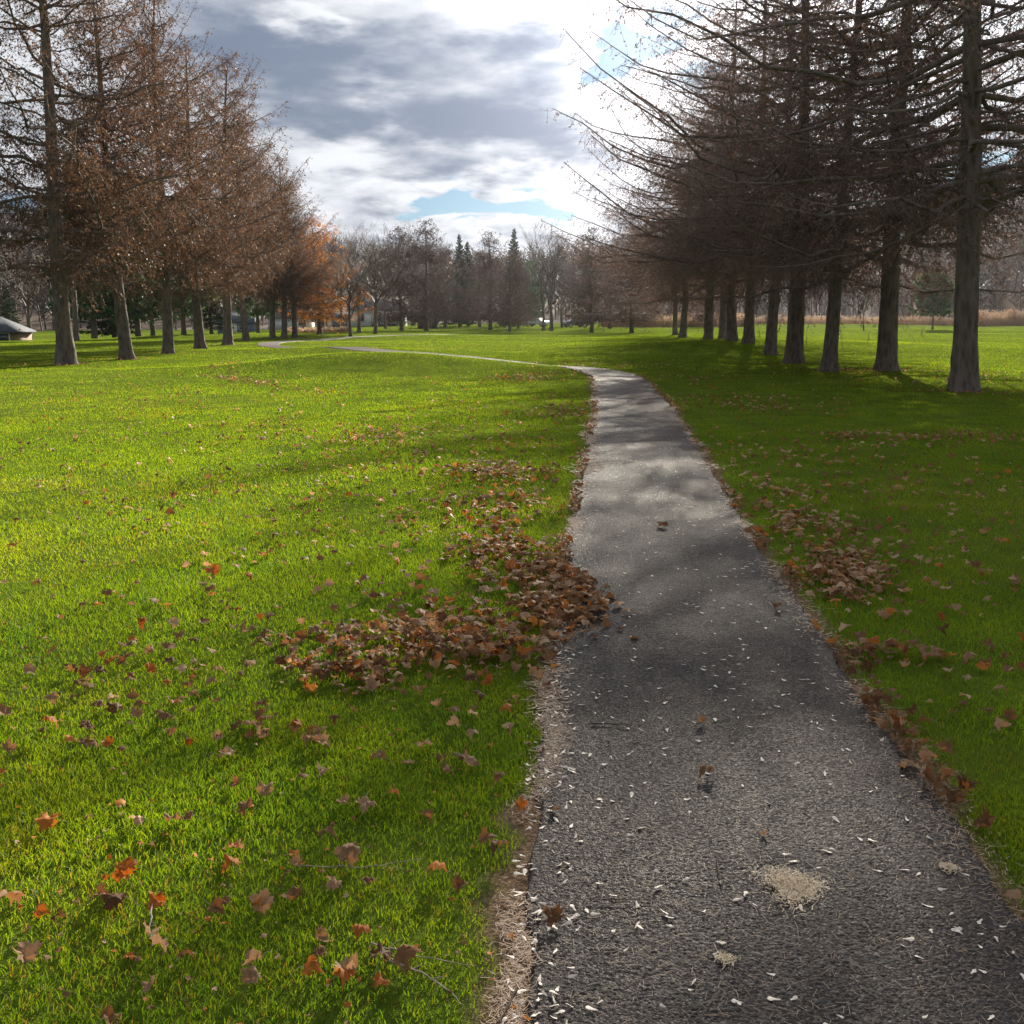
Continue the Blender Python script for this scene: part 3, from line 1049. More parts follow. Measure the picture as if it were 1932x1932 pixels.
# ---- broadleaf trees without leaves
def bare_tree(seed, H, r0, spread=0.5, first=0.25, levels=4, nb=(9, 6, 5, 5), tw=0.012, mat_=None):
    rg = np.random.default_rng(seed)
    tr, cen, rf = trunk_mesh('trunk', H * 0.8, r0, seed, bend=0.4, flare=0.35, material=M_BARK, sides=10)
    mb = MB()
    n = nb[0] * 2
    hh = H * (first + (0.76 - first) * np.linspace(0, 1, n) ** 0.9)
    P0 = cen(hh)
    a = np.arange(n) * 2.4 + rg.random(n)
    D = unit(np.stack([np.cos(a) * spread * 1.3, np.sin(a) * spread * 1.3, 0.8 + 0.4 * rg.random(n)], -1))
    Ln = H * 0.42 * (1.12 - hh / H) * (0.7 + 0.5 * rg.random(n)) + 0.8
    rad = np.minimum(rf(hh) * 0.55, 0.02 * Ln + 0.01)
    K = 6
    s = np.linspace(0, 1, K)
    for lv in range(levels):
        m = len(P0)
        P = P0[:, None, :] + D[:, None, :] * (Ln[:, None] * s)[:, :, None]
        P[:, 1:] += np.cumsum(rg.standard_normal((m, K - 1, 3)), 1) * 0.05 * Ln[:, None, None]
        P[:, :, 2] += 0.12 * Ln[:, None] * (s ** 2)[None, :]
        mb.tubes(P, np.maximum(rad[:, None] * (1 - 0.75 * s)[None, :], tw * 0.5), 5 if lv < 2 else 3, tint=0.2 + 0.2 * lv)
        if lv == levels - 1:
            break
        c = nb[lv + 1]
        own = np.repeat(np.arange(m), c)
        f = (0.25 + 0.75 * rg.random(len(own))) * (K - 1)
        k = np.minimum(f.astype(int), K - 2)
        w = (f - k)[:, None]
        P0n = P[own, k] * (1 - w) + P[own, k + 1] * w
        D = unit(D[own] + rg.standard_normal((len(own), 3)) * 0.55 + np.array([0, 0, 0.12]))
        Ln = Ln[own] * (0.35 + 0.3 * rg.random(len(own)))
        rad = rad[own] * 0.45
        P0 = P0n
    return dict(trunk=tr, branches=mb.mesh('branches', mat_ or M_BARE))


def conifer(seed, H, rmax, clear, kind, nl=90):
    """spruce or pine: whorled boughs carrying clumps of needles"""
    rg = np.random.default_rng(seed)
    tr, cen, rf = trunk_mesh('trunk', H, 0.018 * H, seed, bend=0.1, flare=0.3, sides=10)
    t = (np.arange(nl) + rg.random(nl)) / nl
    h = clear + (H * 0.97 - clear) * t
    a = np.arange(nl) * 2.4 + rg.standard_normal(nl) * 0.4
    pw = 0.95 if kind == 'spruce' else 0.6
    L = rmax * (1 - t) ** pw * (0.7 + 0.4 * rg.random(nl)) + 0.25
    if kind == 'pine':
        L *= 0.65 + 0.7 * (vnoise(h * 0.7, a * 0, seed) * 0.5 + 0.5)
    e = np.radians((-12 + 30 * t) if kind == 'spruce' else (8 + 25 * t))
    d = np.stack([np.cos(a) * np.cos(e), np.sin(a) * np.cos(e), np.sin(e)], -1)
    K = 5
    s = np.linspace(0, 1, K)
    P = cen(h)[:, None, :] + d[:, None, :] * (L[:, None] * s)[:, :, None]
    P[:, :, 2] += (0.10 if kind == 'spruce' else 0.12) * L[:, None] * (s ** 2)
    lm = MB()
    lm.tubes(P, (0.012 * L + 0.012)[:, None] * (1 - 0.8 * s), 4, tint=0.2)
    C, T = [], []
    for i in range(nl):
        n = int(L[i] * (95 if kind == 'spruce' else 85)) + 12
        f = (0.12 if kind == 'spruce' else 0.3) + (0.88 if kind == 'spruce' else 0.72) * rg.random(n) ** 0.8
        wv = (1 - f * 0.75) * L[i] * 0.32
        c = cen(h[i:i + 1]) + d[i] * (L[i] * f)[:, None]
        c[:, 2] += 0.1 * L[i] * f ** 2
        sd_ = np.array([-np.sin(a[i]), np.cos(a[i]), 0])
        off = rg.standard_normal(n) * wv * 0.8
        c = c + sd_ * off[:, None]
        c[:, 2] += -np.abs(off) * 0.25 + rg.standard_normal(n) * (0.06 if kind == 'spruce' else 0.14)
        C.append(c)
        T.append(np.full(n, rg.random()))
    C, T = np.concatenate(C), np.concatenate(T)
    sz = (0.11 if kind == 'spruce' else 0.15) * (0.6 + 0.7 * rg.random(len(C)))
    v, q, tt = cards(C, sz * 1.3, sz * 0.45, rg, np.clip(0.25 * T + 0.55 * rg.random(len(C)), 0, 1))
    fo = MB()
    fo.add(v, quads=q, tint=tt)
    return dict(trunk=tr, limbs=lm.mesh('limbs', M_LIMB), needles=fo.mesh('needles', M_SPRUCE if kind == 'spruce' else M_PINE))


BARE = [bare_tree(41, 17, 0.34, 0.55, 0.22), bare_tree(42, 18, 0.30, 0.4, 0.25, nb=(8, 6, 5, 5)), bare_tree(43, 15, 0.30, 0.75, 0.2, nb=(9, 6, 6, 5))]
SAPL = bare_tree(44, 7, 0.09, 0.5, 0.3, levels=3, nb=(7, 5, 4), tw=0.02)
SPR = [conifer(51, 18, 3.6, 0.8, 'spruce', 130), conifer(52, 16, 3.8, 1.2, 'spruce', 120)]
PIN = [conifer(53, 14, 4.4, 1.6, 'pine', 85), conifer(54, 13, 4.0, 2.0, 'pine', 75)]
SMALLPINE = conifer(55, 6.4, 3.3, 1.7, 'pine', 75)

# picture column, depth, prototype, scale, spin, kind, label, category, group
G_FAR = 'trees in the belt at the far end of the lawn'
G_PINE = 'evergreens behind the left row'
far_trees = [
    (662, 92, BARE[2], 0.5, 0.1, 'bare_tree', 'small bare tree with low forking limbs right of the orange larch', 'bare tree', G_FAR),
    (678, 108, BARE[0], 0.60, 1.3, 'bare_tree', 'tall bare tree in front of the white house, beside the low forking one', 'bare tree', G_FAR),
    (709, 104, BARE[2], 0.66, 4.3, 'bare_tree', 'bare tree leaning right with two high leaders, by the dark deck', 'bare tree', G_FAR),
    (645, 150, BARE[1], 0.72, 2.2, 'bare_tree', 'slim bare tree behind the blue shed', 'bare tree', G_FAR),
    (728, 160, BARE[1], 0.75, 0.8, 'bare_tree', 'thin bare tree rising behind the white house', 'bare tree', G_FAR),
    (758, 130, LARCH['small'], 1.0, 3.2, 'larch_tree', 'dull brown larch at the right end of the white house', 'larch tree', G_FAR),
    (805, 132, LARCH['small'], 1.08, 0.5, 'larch_tree', 'pointed dark larch in front of the dark shed', 'larch tree', G_FAR),
    (840, 168, LARCH['small'], 0.95, 2.0, 'larch_tree', 'low brown larch just left of the twin spruces', 'larch tree', G_FAR),
    (868, 182, SPR[0], 0.88, 1.0, 'spruce_tree', 'taller of the twin dark spruces in the far tree belt', 'spruce tree', G_FAR),
    (884, 186, SPR[1], 0.93, 2.4, 'spruce_tree', 'shorter of the twin dark spruces in the far tree belt', 'spruce tree', G_FAR),
    (925, 150, LARCH['small'], 1.1, 4.9, 'larch_tree', 'tall open-topped larch between the twin spruces and the lone spruce', 'larch tree', G_FAR),
    (905, 175, LARCH['small'], 1.0, 1.3, 'larch_tree', 'brown larch hugging the right side of the twin spruces', 'larch tree', G_FAR),
    (970, 178, SPR[0], 0.92, 4.0, 'spruce_tree', 'lone dark spruce with a sharp top near the middle of the far belt', 'spruce tree', G_FAR),
    (962, 138, LARCH['small'], 0.84, 0.2, 'larch_tree', 'short rusty larch standing in front of the lone spruce', 'larch tree', G_FAR),
    (978, 158, LARCH['small'], 0.8, 5.0, 'larch_tree', 'rusty larch just right of the lone spruce', 'larch tree', G_FAR),
    (1000, 205, PIN[0], 0.9, 0.7, 'pine_tree', 'green pine glimpsed between the lone spruce and the tall bare trees', 'pine tree', G_FAR),
    (1025, 144, BARE[1], 0.72, 3.6, 'bare_tree', 'tall bare tree with a leaning trunk left of the far parked car', 'bare tree', G_FAR),
    (1040, 140, BARE[0], 0.76, 2.9, 'bare_tree', 'many-stemmed bare tree with rising twigs left of the far parked car', 'bare tree', G_FAR),
    (1060, 170, BARE[2], 0.8, 0.4, 'bare_tree', 'broad bare tree above the far parked car', 'bare tree', G_FAR),
    (1116, 128, LARCH['small'], 1.0, 2.8, 'larch_tree', 'dark larch on the lawn left of the reeds', 'larch tree', G_FAR),
    (1105, 190, SPR[1], 0.9, 1.6, 'spruce_tree', 'dark spruce behind the far parked car', 'spruce tree', G_FAR),
    (1150, 160, LARCH['small'], 1.0, 3.9, 'larch_tree', 'reddish larch behind the left end of the reeds', 'larch tree', G_FAR),
    (1191, 126, LARCH['small'], 1.02, 0.9, 'larch_tree', 'reddish larch with a dark trunk in front of the reeds', 'larch tree', G_FAR),
    (1232, 190, LARCH['small'], 1.1, 1.7, 'larch_tree', 'brown larch beside the far white camper', 'larch tree', G_FAR),
    (1180, 215, BARE[0], 0.9, 5.7, 'bare_tree', 'bare tree behind the far white camper', 'bare tree', G_FAR),
    (1330, 180, LARCH['small'], 1.1, 2.2, 'larch_tree', 'dim brown larch seen between the far trunks of the right row', 'larch tree', G_FAR),
    (820, 215, BARE[0], 1.0, 3.1, 'bare_tree', 'hazy bare tree behind the pointed larch', 'bare tree', G_FAR),
    (780, 205, BARE[1], 1.0, 1.1, 'bare_tree', 'hazy bare tree left of the dark shed', 'bare tree', G_FAR),
    (610, 140, BARE[2], 0.85, 1.9, 'bare_tree', 'bare tree behind the orange larch', 'bare tree', G_FAR),
    (575, 150, LARCH['small'], 1.1, 0.1, 'larch_tree', 'brown larch behind the end of the left row by the pale garage', 'larch tree', G_FAR),
    (180, 112, PIN[0], 1.35, 0.3, 'pine_tree', 'dark pine right of the nearest left larch', 'pine tree', G_PINE),
    (217, 122, SPR[1], 1.0, 1.9, 'spruce_tree', 'dark spruce behind the kinked slender larch', 'spruce tree', G_PINE),
    (262, 116, PIN[1], 1.4, 3.0, 'pine_tree', 'blue-green pine between the second and third larches of the left row', 'pine tree', G_PINE),
    (290, 132, PIN[0], 1.25, 4.4, 'pine_tree', 'shaded pine left of the widely flared larch', 'pine tree', G_PINE),
    (348, 96, PIN[1], 0.95, 5.1, 'pine_tree', 'sunlit pale green pine right of the widely flared larch', 'pine tree', G_PINE),
    (400, 128, SPR[1], 0.75, 0.8, 'spruce_tree', 'dark spruce left of the heavy larch in the left row', 'spruce tree', G_PINE),
    (488, 112, PIN[1], 0.85, 2.3, 'pine_tree', 'small green pine right of the leaning-footed larch', 'pine tree', G_PINE),
    (145, 78, BARE[1], 0.75, 2.5, 'bare_tree', 'thin bare trunk close behind the nearest left larch', 'bare tree', G_PINE),
    (60, 150, BARE[2], 0.9, 0.6, 'bare_tree', 'bare bushy tree behind the grey-roofed house', 'bare tree', G_PINE),
    (20, 165, SPR[1], 0.6, 2.0, 'spruce_tree', 'dark low evergreen behind the grey-roofed house', 'spruce tree', G_PINE),
    (1757, 128, SMALLPINE, 1.0, 0.9, 'pine_tree', 'small dark pine alone on the sunny right field', 'pine tree', 'young trees on the right field'),
    (1628, 128, SAPL, 0.95, 2.1, 'bare_sapling', 'thin bare sapling alone on the sunny right field', 'sapling', 'young trees on the right field'),
]
for px, yd, pr, s, rz, kind, lab, cat, grp in far_trees:
    x, y = at(px, yd)
    place(kind, pr, gl(x, y), rz, s, lab, cat, grp)


# ------------------------------------------------------------------ hills and the wood on them
CREST = np.array([(-400, 400), (-100, 415), (0, 425), (130, 440), (300, 455), (500, 470), (640, 478), (760, 492), (900, 510), (1050, 500), (1200, 470), (1400, 448), (1700, 432), (1932, 420), (2300, 400)])


def build_hills():
    na, nr = 240, 40
    pxs = np.linspace(-700, 2700, na)
    th = np.arctan2((pxs - 966) / FPX, 1.0)
    top = np.interp(pxs, CREST[:, 0], CREST[:, 1])
    crest_h = (600 - top) / FPX * 430 - 6
    dd = np.linspace(235, 640, nr)
    prof = sstep(235, 430, dd) - 0.35 * sstep(430, 640, dd)
    x = dd[None, :] * np.sin(th)[:, None]
    y = dd[None, :] * np.cos(th)[:, None]
    z = crest_h[:, None] * prof[None, :] + 1.5 * vnoise(x / 30, y / 30, 41) * sstep(240, 300, dd)[None, :] + gz(x, y) - 0.3
    V = np.stack([x, y, z], -1)
    idx = np.arange(na * nr).reshape(na, nr)
    q = np.stack([idx[:-1, :-1], idx[1:, :-1], idx[1:, 1:], idx[:-1, 1:]], -1).reshape(-1, 4)
    mh = plain('leaf-strewn hillside', (0.10, 0.075, 0.06), 0.95, var=0.4, scale=0.05, spec=0.05)
    o = obj('hills', npmesh('hills', V.reshape(-1, 3), [q], mh, smooth=True))
    tag(o, kind='structure')
    # the wood
    rg = np.random.default_rng(61)
    mb = MB()
    N = 2600
    p_ = -500 + 2950 * rg.random(N)
    d_ = 236 + 215 * rg.random(N) ** 0.8
    tht = np.arctan2((p_ - 966) / FPX, 1.0)
    tx, ty = d_ * np.sin(tht), d_ * np.cos(tht)
    ch = (600 - np.interp(p_, CREST[:, 0], CREST[:, 1])) / FPX * 430 - 6
    tz = ch * sstep(235, 430, d_) + gz(tx, ty) - 0.5
    for i in range(N):
        Ht = 9 + 6 * rg.random()
        base = np.array([tx[i], ty[i], tz[i]])
        tn = rg.random()
        nb_ = 34
        t0 = np.array([base, base + [0.3 * rg.standard_normal(), 0, Ht * 0.5], base + [0.6 * rg.standard_normal(), 0, Ht]])
        mb.tubes(t0[None], np.array([[0.22, 0.14, 0.03]]), 3, tint=tn)
        f = 0.2 + 0.75 * rg.random(nb_)
        p0 = base[None, :] + (t0[2] - base)[None, :] * f[:, None]
        a = rg.random(nb_) * 6.28
        L = Ht * 0.36 * (1.15 - f) * (0.5 + rg.random(nb_)) + 0.5
        dr = np.stack([np.cos(a) * 0.8, np.sin(a) * 0.8, 0.35 + 0.7 * rg.random(nb_)], -1)
        p1 = p0 + dr * L[:, None]
        wv = unit(np.cross(dr, rg.standard_normal((nb_, 3)))) * 0.11
        v = np.stack([p0 - wv, p0 + wv, p1], 1).reshape(-1, 3)
        mb.add(v, tris=np.arange(nb_)[:, None] * 3 + [0, 1, 2], tint=tn * 0.8)
        n2 = 60
        f2 = rg.random(n2)
        ow = rg.integers(0, nb_, n2)
        q0 = p0[ow] + (p1 - p0)[ow] * (0.3 + 0.7 * f2)[:, None]
        q1 = q0 + unit(rg.standard_normal((n2, 3)) + [0, 0, 0.5]) * (0.5 + 0.9 * rg.random(n2))[:, None]
        wv = unit(np.cross(q1 - q0, rg.standard_normal((n2, 3)))) * 0.12
        v = np.stack([q0 - wv, q0 + wv, q1], 1).reshape(-1, 3)
        mb.add(v, tris=np.arange(n2)[:, None] * 3 + [0, 1, 2], tint=tn)
    o = obj('woodland', mb.mesh('woodland', M_WOOD))
    tag(o, 'grey-brown leafless wood covering the hillside beyond the fields', 'woodland', kind='stuff')


build_hills()


def build_reeds():
    rg = np.random.default_rng(71)
    mb = MB()
    # picture columns, depth range, height
    for c0, c1, y0, y1, hh, n in ((1136, 1275, 172, 190, 2.0, 5000), (1275, 1420, 186, 200, 2.2, 4500), (1420, 1800, 214, 226, 1.6, 5000), (1800, 2150, 196, 214, 2.9, 12000), (540, 660, 112, 118, 0.5, 900)):
        px = c0 + (c1 - c0) * rg.random(n)
        yd = y0 + (y1 - y0) * rg.random(n)
        x = (px - 966) / FPX * yd / 1.015
        z = gz(x, yd)
        h = hh * (0.6 + 0.5 * rg.random(n)) * (0.85 + 0.25 * vnoise(px / 9, yd / 3, 72))
        lx = 0.15 * h * rg.standard_normal(n)
        w = 0.05
        v = np.stack([np.stack([x - w, yd, z], -1), np.stack([x + w, yd, z], -1), np.stack([x + lx, yd + 0.1, z + h], -1)], 1).reshape(-1, 3)
        mb.add(v, tris=np.arange(n)[:, None] * 3 + [0, 1, 2], tint=np.repeat(0.35 * rg.random(n), 3))
        C = np.stack([x + lx, yd + 0.1, z + h], -1)
        vv, q, tt = cards(C, np.full(n, 0.17), np.full(n, 0.08), rg, 0.55 + 0.45 * rg.random(n))
        mb.add(vv, quads=q, tint=tt)
    o = obj('reeds', mb.mesh('reeds', M_REED))
    tag(o, 'pale tan plumed reeds growing along the far edge of the lawn', 'reeds', kind='stuff')


build_reeds()


# ------------------------------------------------------------------ houses and vehicles far behind
M_WALLW = plain('white siding', (0.70, 0.70, 0.70), 0.7, var=0.06, scale=2)
M_WALLB = plain('brown wall', (0.20, 0.13, 0.09), 0.8, var=0.2, scale=2)
M_ROOFG = plain('grey shingles', (0.05, 0.062, 0.085), 0.85, var=0.2, scale=3)
M_ROOFD = plain('dark shingles', (0.09, 0.085, 0.085), 0.85, var=0.2, scale=3)
M_BLUE = plain('blue grey boards', (0.13, 0.18, 0.25), 0.7, var=0.15, scale=2)
M_DARK = plain('dark boards', (0.05, 0.045, 0.045), 0.8, var=0.2, scale=2)
M_GLASS = plain('window glass', (0.05, 0.06, 0.08), 0.1, var=0.1, spec=0.8)
M_TRIM = plain('white trim', (0.75, 0.75, 0.74), 0.6, var=0.05)
M_TYRE = plain('tyre rubber', (0.025, 0.025, 0.025), 0.8, var=0.1)
M_CARP = plain('dark car paint', (0.035, 0.04, 0.05), 0.25, var=0.05, spec=0.7)
M_SILV = plain('pale car paint', (0.7, 0.72, 0.75), 0.3, var=0.04, spec=0.6)


def house(name, px, yd, W, D, wallh, roofh, mw, mr, label, cat, rz=0.0, hip=False, windows=(), door=None, deck=None, zoff=-0.1):
    x, y = at(px, yd)
    root = empty(name, (x, y, float(gz(x, y)) + zoff), rz)
    tag(root, label, cat)
    m = MB()
    m.box(-W / 2, W / 2, -D / 2, D / 2, 0, wallh)
    if not hip:
        for sx in (-1, 1):
            xx = sx * (W / 2 - 0.003)
            m.add([(xx, -D / 2, wallh), (xx, D / 2, wallh), (xx, 0, wallh + roofh)], tris=[(0, 1, 2)])
    obj('wall', m.mesh('wall', mw), root)
    o = 0.45
    r = MB()
    ins = W * 0.42 if hip else 0.0
    zt, zb, th = wallh + roofh + 0.12, wallh - 0.05, 0.14
    ridge = [(-W / 2 - o + ins, 0, zt), (W / 2 + o - ins, 0, zt)]
    e = [(-W / 2 - o, -D / 2 - o, zb), (W / 2 + o, -D / 2 - o, zb), (W / 2 + o, D / 2 + o, zb), (-W / 2 - o, D / 2 + o, zb)]
    v = e + ridge + [(a, c, d - th) for a, c, d in e]
    r.add(v, quads=[(0, 1, 5, 4), (2, 3, 4, 5), (6, 7, 1, 0), (7, 8, 2, 1), (8, 9, 3, 2), (9, 6, 0, 3), (9, 8, 7, 6)], tris=[(1, 2, 5), (3, 0, 4)])
    obj('roof', r.mesh('roof', mr), root)
    for (wx, wz, ww, wh) in windows:
        f = MB()
        f.box(wx - ww / 2 - 0.1, wx + ww / 2 + 0.1, -D / 2 - 0.05, -D / 2 + 0.02, wz - 0.1, wz + wh + 0.1)
        fo = obj('window', f.mesh('window', M_TRIM), root)
        g = MB()
        g.box(wx - ww / 2, wx + ww / 2, -D / 2 - 0.07, -D / 2 - 0.03, wz, wz + wh)
        obj('pane', g.mesh('pane', M_GLASS), fo)
    if door:
        g = MB()
        g.box(door[0] - door[1] / 2, door[0] + door[1] / 2, -D / 2 - 0.06, -D / 2 + 0.01, 0.05, door[2])
        obj('door', g.mesh('door', door[3]), root)
    if deck:
        g = MB()
        x0, x1, hh = deck
        g.box(x0, x1, -D / 2 - 2.2, -D / 2 - 0.003, 0, 0.5)
        k = x0
        while k < x1:
            g.box(k, k + 0.09, -D / 2 - 2.2, -D / 2 - 2.1, 0.503, hh)
            k += 0.28
        g.box(x0, x1, -D / 2 - 2.22, -D / 2 - 2.08, hh + 0.003, hh + 0.1)
        obj('deck', g.mesh('deck', M_DARK), root)
    return root


house('ranch_house', -8, 132, 6.6, 6, 1.9, 1.65, M_WALLB, M_ROOFG, 'low brown house with a grey-blue hipped roof at the far left', 'house', hip=True, windows=((-2, 0.7, 1.2, 0.9), (2.6, 0.7, 1.2, 0.9)), zoff=-0.75)
house('white_house', 716, 188, 9.4, 7, 3.0, 2.2, M_WALLW, M_ROOFD, 'white house with a dark railed deck behind the bare trees', 'house', windows=((-2.6, 1.0, 0.8, 1.3), (0.2, 1.0, 1.3, 1.2), (3.4, 1.0, 0.8, 1.2)), door=(1.9, 0.95, 2.1, M_DARK), deck=(-0.6, 3.6, 1.5))
house('garden_shed', 638, 172, 3.4, 2.6, 1.75, 0.75, M_BLUE, M_ROOFG, 'blue-grey shed with a white door left of the white house', 'shed', door=(-1.05, 0.8, 1.55, M_TRIM))
house('garage', 552, 196, 7.5, 6, 2.4, 1.7, M_WALLW, M_ROOFD, 'pale garage seen between the far trunks of the left row', 'garage', windows=((2.4, 1.0, 0.9, 0.8),), door=(-1.2, 2.6, 2.1, M_SILV))
house('cottage', 450, 190, 6.0, 5, 2.2, 1.5, M_BLUE, M_ROOFG, 'blue-grey cottage half hidden behind the heavy larch', 'house', windows=((-1.3, 0.9, 0.9, 0.9), (1.4, 0.9, 0.9, 0.9)), door=(0.1, 0.9, 1.95, M_TRIM))
house('dark_shed', 808, 162, 3.0, 2.6, 1.35, 0.55, M_DARK, M_ROOFD, 'low dark shed behind the pointed larch', 'shed', door=(0.3, 0.9, 1.2, M_WALLB))


def car(px, yd, rz, label, mp):
    x, y = at(px, yd)
    root = empty('parked_car', (x, y, float(gz(x, y))), rz)
    tag(root, label, 'car')
    prof = [(-2.15, 0.35), (-2.2, 0.75), (-1.95, 0.98), (-1.25, 1.03), (-0.65, 1.46), (0.75, 1.48), (1.45, 1.02), (2.1, 0.92), (2.2, 0.6), (2.15, 0.33)]
    m = MB()
    n = len(prof)
    V = []
    for sx, k in ((-0.86, 1), (-0.80, 0), (0.80, 0), (0.86, 1)):
        for a, c in prof:
            nar = 0.16 if c > 1.1 else 0
            V.append((a, sx * (1 - nar) , c))
    q = []
    for j in range(3):
        for i in range(n):
            i2 = (i + 1) % n
            q.append((j * n + i, j * n + i2, (j + 1) * n + i2, (j + 1) * n + i))
    m.add(V, quads=q)
    me = m.mesh('body', mp)
    import bmesh
    bm = bmesh.new()
    bm.from_mesh(me)
    bm.verts.ensure_lookup_table()
    bm.faces.new([bm.verts[i] for i in range(n)])
    bm.faces.new([bm.verts[3 * n + i] for i in range(n)][::-1])
    bmesh.ops.recalc_face_normals(bm, faces=bm.faces)
    bm.to_mesh(me)
    bm.free()
    obj('body', me, root)
    for nm, pts in (('windscreen', [(0.82, -0.62, 1.44), (0.82, 0.62, 1.44), (1.40, 0.70, 1.06), (1.40, -0.70, 1.06)]), ('rear_window', [(-0.70, 0.62, 1.43), (-0.70, -0.62, 1.43), (-1.18, -0.70, 1.08), (-1.18, 0.70, 1.08)])):
        g = MB()
        off = np.array([0.02 if nm == 'windscreen' else -0.02, 0, 0.02])
        g.add(np.array(pts) + off, quads=[(0, 1, 2, 3)])
        obj(nm, g.mesh(nm, M_GLASS), root)
    for sy in (-1, 1):
        g = MB()
        g.add([(-0.6, sy * 0.745, 1.42), (0.7, sy * 0.745, 1.44), (1.2, sy * 0.75, 1.08), (-1.0, sy * 0.75, 1.08)], quads=[(0, 1, 2, 3)])
        obj('side_window', g.mesh('side_window', M_GLASS), root)
        for wx in (-1.35, 1.35):
            w = MB()
            w.tubes(np.array([[(wx, sy * 0.66, 0.33), (wx, sy * 0.661, 0.33), (wx, sy * 0.879, 0.33), (wx, sy * 0.88, 0.33)]]), np.array([[0.02, 0.33, 0.33, 0.02]]), 16)
            wo_ = obj('wheel', w.mesh('wheel', M_TYRE), root)
            h = MB()
            h.tubes(np.array([[(wx, sy * 0.86, 0.33), (wx, sy * 0.861, 0.33), (wx, sy * 0.889, 0.33), (wx, sy * 0.89, 0.33)]]), np.array([[0.01, 0.19, 0.19, 0.01]]), 12)
            obj('rim', h.mesh('rim', M_SILV), wo_)
        l = MB()
        l.box(2.12, 2.23, sy * 0.62 - 0.16, sy * 0.62 + 0.16, 0.66, 0.80)
        obj('headlight', l.mesh('headlight', M_SILV), root)
    return root


car(1085, 176, R(205), 'dark parked car with bright glare on its glass, beyond the far trees', M_CARP)
car(1012, 184, R(150), 'pale grey parked car behind the tall bare trees', M_SILV)


def camper():
    x, y = at(1216, 222)
    root = empty('camper_van', (x, y, float(gz(x, y))), R(8))
    tag(root, 'white boxy camper parked beyond the reeds', 'camper')
    m = MB()
    m.box(-2.7, 1.7, -1.1, 1.1, 0.55, 2.55)
    m.box(1.703, 2.6, -1.0, 1.0, 0.55, 1.5)
    m.add([(1.703, -1.0, 1.5), (2.5, -1.0, 1.5), (1.703, -1.0, 2.3), (1.703, 1.0, 1.5), (2.5, 1.0, 1.5), (1.703, 1.0, 2.3)], tris=[(0, 1, 2), (5, 4, 3)], quads=[(1, 4, 5, 2)])
    obj('body', m.mesh('body', M_WALLW), root)
    for wx in (-1.8, -0.3):
        g = MB()
        g.box(wx - 0.45, wx + 0.45, -1.13, -1.09, 1.5, 2.1)
        obj('window', g.mesh('window', M_GLASS), root)
    g = MB()
    g.box(0.7, 1.3, -1.125, -1.09, 0.65, 2.3)
    obj('door', g.mesh('door', M_SILV), root)
    for wx in (-1.7, 1.9):
        for sy in (-1, 1):
            w = MB()
            w.tubes(np.array([[(wx, sy * 0.85, 0.36), (wx, sy * 0.851, 0.36), (wx, sy * 1.119, 0.36), (wx, sy * 1.12, 0.36)]]), np.array([[0.02, 0.36, 0.36, 0.02]]), 16)
            obj('wheel', w.mesh('wheel', M_TYRE), root)


camper()

# ------------------------------------------------------------------ fallen leaves
OUT = [(0.0, -0.42), (0.10, -0.40), (0.26, -0.50), (0.27, -0.34), (0.46, -0.30), (0.36, -0.14), (0.62, 0.02), (0.46, 0.08), (0.50, 0.30), (0.30, 0.22),
       (0.20, 0.26), (0.24, 0.46), (0.13, 0.44), (0.0, 0.72)]
OUT = np.array(OUT + [(-a, c) for a, c in OUT[-2:0:-1]])
OUT_LO = np.array([(0.0, -0.42), (0.27, -0.45), (0.30, -0.25), (0.60, 0.02), (0.42, 0.26), (0.16, 0.30), (0.0, 0.70), (-0.16, 0.30), (-0.42, 0.26), (-0.60, 0.02), (-0.30, -0.25), (-0.27, -0.45)])


def curl(p, rg_, k):
    """bend a flat leaf: k gives cup, roll, fold, ripple"""
    x, y = p[:, 0], p[:, 1]
    r = np.hypot(x, y)
    z = k[0] * r ** 2 + k[1] * x ** 2 * np.sign(k[2]) + k[2] * np.abs(x) * 0.5 + k[3] * (y * 1.2) ** 2
    z = z + 0.24 * vnoise(x * 4 + k[4], y * 4 - k[4], 3) + 0.09 * vnoise(x * 9 + k[4], y * 9, 4)
    f = 1 - 0.24 * np.clip(np.abs(k[0]) + np.abs(k[2]), 0, 1.5) * r
    return np.stack([x * f, y * f, z], -1)


def leaf_geo(rg_, hi=True):
    o = OUT if hi else OUT_LO
    n = len(o)
    if hi:
        o = o * (1 + 0.07 * rg_.standard_normal((n, 1)))
    rings = [0.33, 0.68, 1.0] if hi else [1.0]
    P = np.vstack([[[0, -0.12]]] + [(o - [0, -0.12]) * f + [0, -0.12] for f in rings])
    k = np.array([0.5 * rg_.standard_normal() - 0.2, 0.4 * rg_.standard_normal(), 0.45 + 0.5 * rg_.standard_normal(), 0.45 * rg_.standard_normal(), rg_.random() * 30])
    V = curl(P, rg_, k)
    tri = [(0, 1 + i, 1 + (i + 1) % n) for i in range(n)]
    quad = []
    for r in range(len(rings) - 1):
        a, c = 1 + r * n, 1 + (r + 1) * n
        quad += [(a + i, c + i, c + (i + 1) % n, a + (i + 1) % n) for i in range(n)]
    zr = V[:, 2].max() - V[:, 2].min()
    V[:, 2] *= min(1.0, 0.75 / zr)
    V[:, 2] -= V[:, 2].min()
    # stalk
    s = np.linspace(0, 1, 6)
    base = V[1 + (len(rings) - 1) * n]
    st = np.stack([0.10 * s ** 2 * rg_.standard_normal() + base[0], base[1] - 0.55 * s, base[2] * (1 - s) + 0.03 + 0.12 * np.sin(s * 3)], -1)
    return V, tri, quad, st


